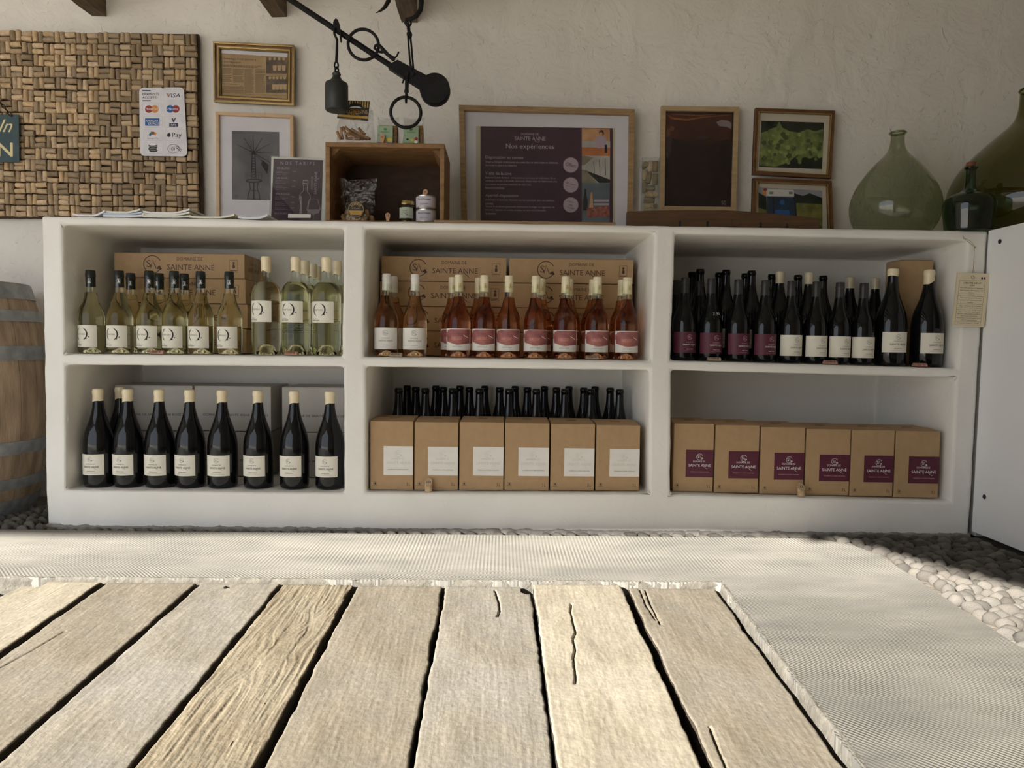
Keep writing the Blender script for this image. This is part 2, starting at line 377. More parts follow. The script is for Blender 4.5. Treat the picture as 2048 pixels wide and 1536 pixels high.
# ================================================================== SETTING
XL, XR, ZC = -6.9, 3.3, 2.55
def wall_grid(name, o, ux, uy, nx, ny, mat, amp=0.006):
    mb = MB(); o = Vector(o); ux = Vector(ux); uy = Vector(uy); n = ux.cross(uy).normalized(); vs = []
    for j in range(ny + 1):
        for i in range(nx + 1):
            p = o + ux * (i / nx) + uy * (j / ny); vs.append(p + n * (amp * (mnoise.noise(p * 1.7) + .5 * mnoise.noise(p * 5))))
    mb.add(vs, [(j * (nx + 1) + i, j * (nx + 1) + i + 1, (j + 1) * (nx + 1) + i + 1, (j + 1) * (nx + 1) + i) for j in range(ny) for i in range(nx)])
    return struct(mb.build(name, mat, smooth=60))
wall_grid('wall_back', (XL, WALL_Y + .012, -.1), (XR - XL, 0, 0), (0, 0, ZC + .1), 170, 60, M_wall, .007)
wall_grid('wall_left', (XL, REAR_Y, -.1), (0, WALL_Y - REAR_Y + .05, 0), (0, 0, ZC + .1), 40, 30, M_wall)
wall_grid('wall_right', (XR, WALL_Y + .05, -.1), (0, REAR_Y - WALL_Y - .05, 0), (0, 0, ZC + .1), 40, 30, M_wall)
struct(MB().box(XL, XR, REAR_Y - .3, WALL_Y + .1, ZC, ZC + .1).build('ceiling', M_ceil))

# rear wall behind the camera, with the wide arched opening the sun comes through
sun_edge = [(-420, 1066), (0, 1068), (100, 1071), (273, 1071), (480, 1069), (700, 1066), (1000, 1065), (1400, 1067), (1588, 1072), (1657, 1078), (1708, 1086), (1759, 1102), (1861, 1129), (1929, 1149), (2048, 1177)]
hole = []
for px, py in sun_edge:
    p = PZ(px, py); t = (REAR_Y - p.y) / SUN_DIR.y; q = p + SUN_DIR * t; hole.append((q.x, q.z))
xj = hole[-1][0] + .55
hole = [(-6.4, -.1), (-6.4, hole[0][1] - .25), (-6.2, hole[0][1] - .05)] + hole + [(hole[-1][0] + .35, hole[-1][1] - .12), (xj, hole[-1][1] - .40), (xj, -.1)]
outer = [(XL - .2, -.1), (XL - .2, ZC + .1), (XR + .2, ZC + .1), (XR + .2, -.1)]
shift = SUN_DIR * (-.3 / SUN_DIR.y)
def rear_wall():
    mb = MB(); y0, y1 = REAR_Y, REAR_Y - .3; zt = ZC + .1
    ob = [(x + shift.x, z + shift.z) if 0 < i < len(hole) - 1 else (x + shift.x, z) for i, (x, z) in enumerate(hole)]
    def face(q): mb.add(q, [tuple(range(len(q)))])
    for ch, y in ((hole, y0), (ob, y1)):
        for (xa, za), (xb, zb) in zip(ch[1:-1], ch[2:-1]):
            if abs(xb - xa) > 1e-6: face([(xa, y, za), (xb, y, zb), (xb, y, zt), (xa, y, zt)])
        face([(XL - .6, y, -.1), (ch[0][0], y, -.1), (ch[1][0], y, ch[1][1]), (ch[1][0], y, zt), (XL - .6, y, zt)])
        face([(ch[-1][0], y, -.1), (XR + .2, y, -.1), (XR + .2, y, zt), (ch[-2][0], y, zt), (ch[-2][0], y, ch[-2][1])])
    for i in range(len(hole) - 1):
        (xa, za), (xb, zb) = hole[i], hole[i + 1]; (xc, zc), (xd, zd) = ob[i], ob[i + 1]
        face([(xa, y0, za), (xb, y0, zb), (xd, y1, zd), (xc, y1, zc)])
    return struct(mb.build('wall_rear', M_wall))
rear_wall()
struct(MB().box(-30, 25, -30, REAR_Y - .3, -.14, -.04).build('ground', M_ground))

# ceiling joists that run into the back wall
def rafter(px0, px1, py, label):
    a = PY(px0, py, WALL_Y); b = PY(px1, py, WALL_Y); z = a.z; w = max(b.x - a.x, .05)
    mb = MB(); vs = []; n = 30
    for i in range(n + 1):
        y = WALL_Y + .02 - i * 3.6 / n
        for dx, dz in ((0, 0), (w, 0), (w, .16), (0, .16)):
            p = Vector((a.x + dx, y, z + dz)); vs.append(p + Vector((mnoise.noise(p * 9), 0, mnoise.noise(p * 9 + Vector((5, 3, 1))))) * .007)
    fs = [(0, 1, 2, 3), (4 * n + 3, 4 * n + 2, 4 * n + 1, 4 * n)] + [(4 * i + k, 4 * i + 4 + k, 4 * i + 4 + (k + 1) % 4, 4 * i + (k + 1) % 4) for i in range(n) for k in range(4)]
    mb.add(vs, fs); o = mb.build('ceiling_joist', M_rafter); recenter(o, (a.x + w / 2, WALL_Y, z))
    return tag(o, label, 'beam', 'rough joists under the ceiling', 'structure')
rafter(180, 209, 30, 'dark rough joist above the cork board')
rafter(541, 571, 32, 'dark rough joist above the newspaper frame')
rafter(803, 834, 43, 'dark rough joist that the steelyard scale hangs from')

# ---------------------------------------------------------------- floor
fl = struct(MB().box(XL, XR, REAR_Y - .3, WALL_Y + .05, -.35, -.13).build('floor', M_earth))
def gapline(p, q): a = PZ(*p); b = PZ(*q); return (a, b)
def xat(line, y): a, b = line; return a.x + (b.x - a.x) * (y - a.y) / (b.y - a.y)
L_Z = gapline((40, 1166), (-300, 1318)); L_A = gapline((205, 1161.6), (0, 1303)); L_B = gapline((396, 1161.6), (0, 1503)); L_C = gapline((564, 1160), (253, 1536))
L_D = gapline((710, 1163.6), (512.6, 1532)); L_E = gapline((888, 1165), (818.5, 1536)); L_F = gapline((1063.8, 1165), (1113, 1536)); L_G = gapline((1245, 1160), (1421, 1536)); L_H = gapline((1428, 1160), (1709, 1534))
BORD = gapline((1733, 1092), (2048, 1299))
YF = PZ(900, 1163).y; YN = 0.72
CONC_B = PZ(800, 1064).y

# cast concrete apron round the boards
def concrete_mat():
    m, N, L, b = node_mat('rolled_concrete')
    tc = N.new('ShaderNodeTexCoord')
    nz = N.new('ShaderNodeTexNoise'); nz.inputs['Scale'].default_value = 3.2; nz.inputs['Detail'].default_value = 8; nz.inputs['Roughness'].default_value = .65
    mp = N.new('ShaderNodeMapping'); mp.inputs['Scale'].default_value = (.7, 1.8, 1); L.new(tc.outputs['Object'], mp.inputs[0]); L.new(mp.outputs[0], nz.inputs['Vector'])
    rp = N.new('ShaderNodeValToRGB'); e = rp.color_ramp.elements
    e[0].position = .30; e[0].color = (0.195, 0.188, 0.168, 1); e[1].position = .70; e[1].color = (0.34, 0.32, 0.278, 1)
    e2 = e.new(.5); e2.color = (0.265, 0.25, 0.218, 1)
    L.new(nz.outputs['Fac'], rp.inputs[0])
    sx = N.new('ShaderNodeSeparateXYZ'); L.new(tc.outputs['Object'], sx.inputs[0])
    def wave(src, k):
        a = N.new('ShaderNodeMath'); a.operation = 'MULTIPLY'; a.inputs[1].default_value = k; L.new(src, a.inputs[0])
        c = N.new('ShaderNodeMath'); c.operation = 'SINE'; L.new(a.outputs[0], c.inputs[0]); return c.outputs[0]
    wx = wave(sx.outputs[0], 2 * pi / .0115); wy = wave(sx.outputs[1], 2 * pi / .0125)
    pr = N.new('ShaderNodeMath'); pr.operation = 'MULTIPLY'; L.new(wx, pr.inputs[0]); L.new(wy, pr.inputs[1])
    rx = N.new('ShaderNodeMapRange'); rx.inputs[1].default_value = 2.0; rx.inputs[2].default_value = 2.2; L.new(sx.outputs[1], rx.inputs[0])
    mixh = N.new('ShaderNodeMix'); L.new(rx.outputs[0], mixh.inputs[0]); L.new(pr.outputs[0], mixh.inputs[2]); wxs = N.new('ShaderNodeMath'); wxs.operation = 'MULTIPLY'; wxs.inputs[1].default_value = .45; L.new(wx, wxs.inputs[0]); L.new(wxs.outputs[0], mixh.inputs[3])
    wn = N.new('ShaderNodeTexNoise'); wn.inputs['Scale'].default_value = 5; wn.inputs['Detail'].default_value = 3; L.new(tc.outputs['Object'], wn.inputs['Vector'])
    wr = N.new('ShaderNodeMapRange'); wr.inputs[1].default_value = .32; wr.inputs[2].default_value = .62; wr.inputs[3].default_value = .25; L.new(wn.outputs['Fac'], wr.inputs[0])
    hm = N.new('ShaderNodeMath'); hm.operation = 'MULTIPLY'; L.new(mixh.outputs[0], hm.inputs[0]); L.new(wr.outputs[0], hm.inputs[1])
    gr = N.new('ShaderNodeTexNoise'); gr.inputs['Scale'].default_value = 160; gr.inputs['Detail'].default_value = 3; L.new(tc.outputs['Object'], gr.inputs['Vector'])
    hs = N.new('ShaderNodeMath'); hs.operation = 'MULTIPLY_ADD'; hs.inputs[1].default_value = .5; L.new(gr.outputs['Fac'], hs.inputs[0]); L.new(hm.outputs[0], hs.inputs[2])
    bp = N.new('ShaderNodeBump'); bp.inputs['Strength'].default_value = 0.75; bp.inputs['Distance'].default_value = 0.0015
    L.new(hs.outputs[0], bp.inputs['Height']); L.new(bp.outputs[0], b.inputs['Normal'])
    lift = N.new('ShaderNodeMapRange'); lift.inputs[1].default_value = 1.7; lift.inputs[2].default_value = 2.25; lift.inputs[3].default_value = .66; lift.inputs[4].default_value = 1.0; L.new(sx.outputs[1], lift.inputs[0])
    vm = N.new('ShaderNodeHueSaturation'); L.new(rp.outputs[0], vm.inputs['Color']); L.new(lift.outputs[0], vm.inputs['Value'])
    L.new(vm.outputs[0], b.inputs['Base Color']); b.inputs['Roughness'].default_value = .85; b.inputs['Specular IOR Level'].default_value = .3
    return m
def jline(a, b, step, amp, seed):
    a = Vector(a); b = Vector(b); n = max(2, int((b - a).length / step)); t = (b - a).normalized(); nn = Vector((-t.y, t.x)); out = []
    for i in range(n):
        p = a + (b - a) * (i / n); q = Vector((p.x * 14 + seed, p.y * 14, seed)); j = mnoise.noise(q) * amp + mnoise.noise(q * 4.3) * amp * .6
        out.append(p + nn * j)
    return out
apron = []
apron += jline((-3.2, YF + .012), (xat(L_H, YF) + .012, YF + .012), .012, .010, 3.1)
apron += jline((xat(L_H, YF) + .014, YF), (xat(L_H, YN) + .014, YN), .012, .008, 7.7)
apron += [Vector((xat(L_H, -.5), -.5)), Vector((1.75, -.5))]
apron += jline((1.62, .6), (xat(BORD, .6) * .0 + 1.62, 1.0), .2, .002, 1) + jline((xat(BORD, 1.2), 1.2), (xat(BORD, 2.35), 2.35), .03, .006, 5.5)
apron += jline((xat(BORD, 2.35) - .04, 2.44), (xat(BORD, 2.35) - .18, CONC_B), .05, .004, 2) + [Vector((-3.2, CONC_B))]
def apron_mesh():
    bm = bmesh.new(); top = [bm.verts.new((p.x, p.y, 0)) for p in apron]; n = len(top)
    bot = [bm.verts.new((p.x, p.y, -.10)) for p in apron]
    bm.faces.new(top)
    for i in range(n): bm.faces.new((top[i], bot[i], bot[(i + 1) % n], top[(i + 1) % n]))
    bmesh.ops.triangulate(bm, faces=[f for f in bm.faces if len(f.verts) > 4]); bmesh.ops.recalc_face_normals(bm, faces=bm.faces)
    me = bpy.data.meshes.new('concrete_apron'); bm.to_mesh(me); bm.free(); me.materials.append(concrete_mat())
    o = bpy.data.objects.new('concrete_apron', me); COL.objects.link(o); o.parent = fl; o['label'] = 'pale concrete apron rolled with a fine grid of dimples'
    return o
AP = apron_mesh()
# unseen paving added along the opening and to the side, to bounce sunlight
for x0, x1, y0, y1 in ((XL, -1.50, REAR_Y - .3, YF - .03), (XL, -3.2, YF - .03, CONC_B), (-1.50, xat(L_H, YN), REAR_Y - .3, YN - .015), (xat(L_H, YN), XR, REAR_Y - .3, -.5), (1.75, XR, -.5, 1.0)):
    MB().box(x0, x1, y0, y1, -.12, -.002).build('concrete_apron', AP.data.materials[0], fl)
# crumbly mortar lip along the far ends of the boards and along the last board
def lip(a, b, w, h, seed, z0=-.05):
    a = Vector(a); b = Vector(b); n = int((b - a).length / .006); t = (b - a).normalized(); nn = Vector((-t.y, t.x)); vs = []; m = 9
    for i in range(n + 1):
        p = a + (b - a) * (i / n)
        for k in range(m):
            q = Vector((p.x * 30 + seed, p.y * 30, k * .55)); g = mnoise.noise(q) + .5 * mnoise.noise(q * 2.7)
            if k < 5: o_ = -.30 * w * (1 - k / 5) + w * .45 * g; z = z0 + (h - z0) * (k / 4.6) + .004 * g
            else: o_ = w * (k - 4) / 4 + w * .2 * g; z = h + .0045 * mnoise.noise(q * 1.9 + Vector((9, 2, 4))) * (1 - (k - 5) / 3.5)
            vs.append((p.x + nn.x * o_, p.y + nn.y * o_, z))
    return MB().add(vs, [(i * m + k, i * m + k + 1, (i + 1) * m + k + 1, (i + 1) * m + k) for i in range(n) for k in range(m - 1)]).build('mortar_lip', M_mortarlip, fl, smooth=75)
M_mortarlip = pm('lime_mortar', (0.18, 0.165, 0.138, 1), (0.11, 0.10, 0.08, 1), 40, .95, bump=.8, bscale=120)
lip((-2.6, YF + .006), (xat(L_H, YF) + .02, YF + .010), .010, .0005, 1.3)
lip((xat(L_H, YN) + .012, YN), (xat(L_H, YF) + .012, YF), -.011, .0005, 8.3)

# weathered boards
def plank_mat(name, c1, c2, c3, grain=1.0):
    m, N, L, b = node_mat(name)
    tc = N.new('ShaderNodeTexCoord')
    mp = N.new('ShaderNodeMapping'); mp.inputs['Scale'].default_value = (1, .13, 1); L.new(tc.outputs['Object'], mp.inputs[0])
    n1 = N.new('ShaderNodeTexNoise'); n1.inputs['Scale'].default_value = 38; n1.inputs['Detail'].default_value = 7; n1.inputs['Roughness'].default_value = .7; n1.inputs['Distortion'].default_value = .6; L.new(mp.outputs[0], n1.inputs['Vector'])
    n2 = N.new('ShaderNodeTexNoise'); n2.inputs['Scale'].default_value = 5; n2.inputs['Detail'].default_value = 5; L.new(tc.outputs['Object'], n2.inputs['Vector'])
    r1 = N.new('ShaderNodeValToRGB'); r1.color_ramp.elements[0].color = c2; r1.color_ramp.elements[1].color = c1; r1.color_ramp.elements[0].position = .36; r1.color_ramp.elements[1].position = .58; L.new(n1.outputs['Fac'], r1.inputs[0])
    r2 = N.new('ShaderNodeMapRange'); r2.inputs[1].default_value = .40; r2.inputs[2].default_value = .60; L.new(n2.outputs['Fac'], r2.inputs[0])
    mx = N.new('ShaderNodeMix'); mx.data_type = 'RGBA'; L.new(r2.outputs[0], mx.inputs[0]); L.new(r1.outputs[0], mx.inputs[6]); mx.inputs[7].default_value = c3
    n5 = N.new('ShaderNodeTexNoise'); n5.inputs['Scale'].default_value = 170; n5.inputs['Detail'].default_value = 4; mp5 = N.new('ShaderNodeMapping'); mp5.inputs['Scale'].default_value = (1, .35, 1); L.new(tc.outputs['Object'], mp5.inputs[0]); L.new(mp5.outputs[0], n5.inputs['Vector'])
    r5 = N.new('ShaderNodeMapRange'); r5.inputs[1].default_value = .32; r5.inputs[2].default_value = .66; r5.inputs[3].default_value = .82; r5.inputs[4].default_value = 1.10; L.new(n5.outputs['Fac'], r5.inputs[0])
    h5 = N.new('ShaderNodeHueSaturation'); L.new(mx.outputs[2], h5.inputs['Color']); L.new(r5.outputs[0], h5.inputs['Value'])
    n6 = N.new('ShaderNodeTexNoise'); n6.inputs['Scale'].default_value = 8; n6.inputs['Detail'].default_value = 7; n6.inputs['Roughness'].default_value = .65; mp6 = N.new('ShaderNodeMapping'); mp6.inputs['Scale'].default_value = (1, .5, 1); L.new(tc.outputs['Object'], mp6.inputs[0]); L.new(mp6.outputs[0], n6.inputs['Vector'])
    r6 = N.new('ShaderNodeMapRange'); r6.inputs[1].default_value = .36; r6.inputs[2].default_value = .64; r6.inputs[3].default_value = .78; r6.inputs[4].default_value = 1.04; L.new(n6.outputs['Fac'], r6.inputs[0])
    h6 = N.new('ShaderNodeHueSaturation'); L.new(h5.outputs[0], h6.inputs['Color']); L.new(r6.outputs[0], h6.inputs['Value'])
    L.new(h6.outputs[0], b.inputs['Base Color']); b.inputs['Roughness'].default_value = .82; b.inputs['Specular IOR Level'].default_value = .25
    n3 = N.new('ShaderNodeTexNoise'); n3.inputs['Scale'].default_value = 90; n3.inputs['Detail'].default_value = 5; L.new(mp.outputs[0], n3.inputs['Vector'])
    n4 = N.new('ShaderNodeTexNoise'); n4.inputs['Scale'].default_value = 110; n4.inputs['Detail'].default_value = 4; L.new(tc.outputs['Object'], n4.inputs['Vector'])
    ad = N.new('ShaderNodeMath'); ad.operation = 'ADD'; L.new(n3.outputs['Fac'], ad.inputs[0]); L.new(n4.outputs['Fac'], ad.inputs[1])
    bp = N.new('ShaderNodeBump'); bp.inputs['Strength'].default_value = .42 * grain; bp.inputs['Distance'].default_value = .0028
    L.new(ad.outputs[0], bp.inputs['Height']); L.new(bp.outputs[0], b.inputs['Normal'])
    return m
P_A = plank_mat('plank_tan', (0.255, 0.222, 0.168, 1), (0.20, 0.17, 0.123, 1), (0.228, 0.203, 0.162, 1))
P_B = plank_mat('plank_grey', (0.28, 0.252, 0.202, 1), (0.215, 0.19, 0.147, 1), (0.26, 0.24, 0.205, 1))
P_C = plank_mat('plank_gold', (0.385, 0.34, 0.26, 1), (0.30, 0.258, 0.188, 1), (0.36, 0.322, 0.25, 1), .8)
P_D = plank_mat('plank_grained', (0.29, 0.245, 0.17, 1), (0.18, 0.14, 0.092, 1), (0.25, 0.212, 0.152, 1), 1.4)
M_side = pm('plank_side_shade', (0.045, 0.034, 0.022, 1), (0.025, 0.018, 0.012, 1), 20, .95)  # plank sides coloured near black, standing for the shade in the gaps
gaps = [L_Z, L_A, L_B, L_C, L_D, L_E, L_F, L_G, L_H]
half = [.012, .0085, .0075, .006, .0075, .0045, .004, .0125, .0095]
pm_ = [P_C, P_A, P_B, P_D, P_A, P_B, P_C, P_A]
rough_ = [.5, .5, .5, 3.4, .7, .7, .5, .6]
lab_ = ['board at the far edge of the deck with a torn corner', 'wide tan board with a long hairline split', 'pale grey board with a nail hole at its end', 'deeply grained board with knots', 'tan board with swirling grain in the middle of the deck', 'smooth grey board with a notched corner', 'light golden board with a jagged crack', 'last board beside the concrete apron']
crack_px = [(1143, 1205), (1141, 1222), (1148, 1248), (1152, 1262), (1146, 1275), (1151, 1295), (1147, 1312), (1149, 1330), (1152, 1352), (1150, 1366)]
cracks = {6: [[PZ(*p) for p in crack_px]], 1: [[PZ(x, y) for x, y in ((0, 1328), (60, 1296), (130, 1255))]], 7: [[PZ(x, y) for x, y in ((1288, 1165), (1302, 1200), (1322, 1240))], [PZ(x, y) for x, y in ((1278, 1165), (1292, 1200), (1312, 1230))], [PZ(x, y) for x, y in ((1420, 1440), (1440, 1490), (1462, 1540))]],
          5: [[PZ(x, y) for x, y in ((990, 1172), (998, 1195), (1000, 1212), (995, 1225))]]}
knots = {3: [(620, 1236), (585, 1290), (545, 1285), (505, 1328)], 4: [(760, 1500), (770, 1230)], 5: [(962, 1285), (1000, 1260)], 1: [(250, 1290)], 2: [(380, 1250)], 6: [(1190, 1280), (1230, 1405)]}
def make_plank(i):
    l, r = gaps[i], gaps[i + 1]; hl, hr = half[i], half[i + 1]
    yf = YF + random.uniform(-.006, .004); yn = YN
    zt = -.008 + [.002, 0, -.001, 0, -.003, -.003, .006, -.004][i]
    nx, ny = 96, 300
    kn = [PZ(*p) for p in knots.get(i, [])]; cr = cracks.get(i, [])
    mid = Vector(((xat(l, 1.5) + xat(r, 1.5)) / 2, 1.5, 0)); d = Vector(((xat(l, yf) + xat(r, yf) - xat(l, yn) - xat(r, yn)) / 2, yf - yn, 0)).normalized()
    ang = math.atan2(-d.x, d.y); rg = rough_[i]; vs = []
    ca, sa = cos(-ang), sin(-ang)
    for j in range(ny + 1):
        y = yn + (yf - yn) * (1 - (1 - j / ny) ** 1.0)
        x0 = xat(l, y) + hl; x1 = xat(r, y) - hr
        e0 = .0045 * mnoise.noise(Vector((y * 9, i * 7.1, 0))) + .0022 * mnoise.noise(Vector((y * 40, i * 7.1, 3)))
        e1 = .0045 * mnoise.noise(Vector((y * 9, i * 7.1, 9))) + .0022 * mnoise.noise(Vector((y * 40, i * 7.1, 6)))
        for k in range(nx + 1):
            s = k / nx; x = x0 + e0 + (x1 + e1 - x0 - e0) * s
            px_, py_ = x - mid.x, y - mid.y; u = px_ * ca - py_ * sa; v = px_ * sa + py_ * ca
            wu = u + .03 * mnoise.noise(Vector((u * 3, v * 1.3, i * 3.3)))
            kz = 0
            for q in kn:
                dx = x - q.x; dy = y - q.y; dd = dx * dx + dy * dy / 4; g = math.exp(-dd / .0012); wu += .022 * g * (1 if dx > 0 else -1); kz -= .0015 * math.exp(-dd / .00012)
            gr = mnoise.noise(Vector((wu * 75, v * 3.0, i * 5.0))); g2 = mnoise.noise(Vector((wu * 190, v * 8.0, i * 5.0 + 2)))
            z = zt + .0010 * mnoise.noise(Vector((u * 9, v * 4, i))) - rg * (.0012 * abs(gr) + .0007 * abs(g2)) + kz
            ed = min(s, 1 - s) * (x1 - x0); z -= .0025 * math.exp(-ed / .0015)
            z -= .006 * math.exp(-(yf - y) / .004)
            for path in cr:
                for a, b in zip(path, path[1:]):
                    lo, hi = (a, b) if a.y < b.y else (b, a)
                    if lo.y <= y <= hi.y:
                        xc = lo.x + (hi.x - lo.x) * (y - lo.y) / max(1e-6, hi.y - lo.y); z -= (.014 if i != 1 else .0035) * max(0, 1 - abs(x - xc) / .0034)
            vs.append((x, y, z))
    n1 = nx + 1; fs = [(j * n1 + k, j * n1 + k + 1, (j + 1) * n1 + k + 1, (j + 1) * n1 + k) for j in range(ny) for k in range(nx)]
    if i == 5:      # notched far corner
        def keep(f):
            c = [vs[q] for q in f]; y = sum(p[1] for p in c) / 4; x = sum(p[0] for p in c) / 4
            return not (y > yf - .062 + .02 * mnoise.noise(Vector((x * 60, 0, 0))) and x > xat(r, y) - .034)
        fs = [f for f in fs if keep(f)]
    if i == 0:
        fs = [f for f in fs if not (sum(vs[q][1] for q in f) / 4 > yf - .05 and sum(vs[q][0] for q in f) / 4 < xat(l, yf) + .06)]
    loop = list(range(n1)) + [j * n1 + nx for j in range(1, ny + 1)] + [ny * n1 + k for k in range(nx - 1, -1, -1)] + [j * n1 for j in range(ny - 1, 0, -1)]
    b0 = len(vs); vs += [(vs[q][0], vs[q][1], zt - .05) for q in loop]; n = len(loop)
    if i not in (0, 5): fs += [(loop[q], b0 + q, b0 + (q + 1) % n, loop[(q + 1) % n]) for q in range(n)]
    else: fs += [(loop[q], b0 + q, b0 + (q + 1) % n, loop[(q + 1) % n]) for q in range(n) if not (vs[loop[q]][1] > yf - .066 and (vs[loop[q]][0] > xat(r, yf) - .05 if i == 5 else vs[loop[q]][0] < xat(l, yf) + .08))]
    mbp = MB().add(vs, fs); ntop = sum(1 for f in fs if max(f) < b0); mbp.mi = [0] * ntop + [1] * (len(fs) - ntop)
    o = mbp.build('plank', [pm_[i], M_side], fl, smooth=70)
    o.data.transform(Matrix.Rotation(-ang, 4, 'Z') @ Matrix.Translation(-mid)); o.location = mid; o.rotation_euler = (0, 0, ang)
    o['label'] = lab_[i]
for i in range(8): make_plank(i)
nl = PZ(451, 1174, -.006)
MB().lathe([(.006, 0), (.0055, .004), (.002, .006), (0, .006)], 12).build('nail_head', M_iron, fl, loc=(nl.x, nl.y, -.010))
# joists under the deck, seen through the gaps
for y in (YF - .04, 1.45, .95): MB().box(-2.6, xat(L_H, y), y - .05, y + .05, -.13, -.062).build('deck_joist', M_rafter, fl)

# cobbles bedded in mortar
MB().box(-5.2, XR, CONC_B - .0, WALL_Y, -.12, -.018).build('mortar_bed', M_mortar, fl)
MB().prism([(xat(BORD, .2), .2, -.020), (XR, .2, -.020), (XR, CONC_B, -.020), (xat(BORD, 2.35) - .19, CONC_B, -.020), (xat(BORD, 2.35) - .02, 2.40, -.020)], [(xat(BORD, .2), .2, -.12), (XR, .2, -.12), (XR, CONC_B, -.12), (xat(BORD, 2.35) - .19, CONC_B, -.12), (xat(BORD, 2.35) - .02, 2.40, -.12)]).build('mortar_bed', M_mortar, fl)
def cobble_mesh(seed):
    bm = bmesh.new(); bmesh.ops.create_icosphere(bm, subdivisions=2, radius=1)
    for v in bm.verts:
        p = v.co.copy(); v.co = p * (1 + .22 * mnoise.noise(p * 1.3 + Vector((seed * 3.7, 0, 0)))); v.co.z *= .62
    me = bpy.data.meshes.new('cobble'); bm.to_mesh(me); bm.free(); me.materials.append(M_cobble)
    me.polygons.foreach_set('use_smooth', [True] * len(me.polygons)); return me
COB = [cobble_mesh(s) for s in range(5)]
spots = []
ax = Vector((.80, -.60)); ay = Vector((.60, .80))     # the stones lie in courses running down to the side
for a in range(-70, 120):
    for b in range(-60, 90):
        L1, W1 = .053, .031
        q = Vector((1.5, 2.0)) + ax * ((a + (.5 if b % 2 else 0)) * L1 + random.uniform(-.012, .012)) + ay * (b * W1 + random.uniform(-.007, .007))
        if not (CONC_B + .004 > q.y > 1.05): continue
        bx = xat(BORD, min(q.y, 2.35)) + .022 - max(0, q.y - 2.35) * .85
        if q.x < bx or q.x > 1.74: continue
        spots.append((q, random.uniform(.018, .031), random.uniform(.011, .017)))
x = -1.95
while x < 1.74:                                       # a rough course along the foot of the shelves
    if not (x > 1.05): spots.append((Vector((x, CONC_B + .030 + random.uniform(-.004, .006))), random.uniform(.018, .03), random.uniform(.008, .013)))
    x += random.uniform(.035, .055)
for a in range(14):
    for b in range(9):
        q = Vector((-2.35 + a * .055 + random.uniform(-.01, .01), CONC_B + .02 + b * .042 + random.uniform(-.006, .006)))
        if q.x < -1.70: spots.append((q, random.uniform(.022, .032), random.uniform(.015, .02)))
vis = []
for q, a, b in spots:
    d = Vector((q.x, q.y, 0)) - CAM; zc = d.dot(_f); px = 1024 + F * d.dot(RGT) / zc; py = 768 - F * d.dot(UPV) / zc
    vis.append((-30 < px < 2080 and py < 1560, a * b / zc ** 2, q, a, b))
inview = sorted([v for v in vis if v[0]], key=lambda v: -v[1])
single = inview[:300]; rest = inview[300:] + [v for v in vis if not v[0] and v[2].y > 1.2]
def cob_matrix(q, a, b):
    low = CONC_B + .02 < q.y < CONC_B + .045 and -1.68 < q.x < 1.1
    return Matrix.Translation((q.x, q.y, (-.010 if not low else -.016) + random.uniform(-.004, .006))) @ Matrix.Rotation(math.atan2(ax.y, ax.x) + random.uniform(-.35, .35), 4, 'Z') @ Matrix.Diagonal((a, b, .016 if low else .030, 1))
for _, _, q, a, b in single:
    o = bpy.data.objects.new('cobble', random.choice(COB)); COL.objects.link(o); o.parent = fl; o.matrix_world = cob_matrix(q, a, b)
if rest:
    bm = bmesh.new()
    for _, _, q, a, b in rest:
        t = random.choice(COB).copy(); t.transform(cob_matrix(q, a, b)); bm.from_mesh(t); bpy.data.meshes.remove(t)
    me = bpy.data.meshes.new('cobbles'); bm.to_mesh(me); bm.free(); me.materials.append(M_cobble)
    me.polygons.foreach_set('use_smooth', [True] * len(me.polygons))
    o = bpy.data.objects.new('small_cobbles', me); COL.objects.link(o); o.parent = fl; o['kind'] = 'stuff'

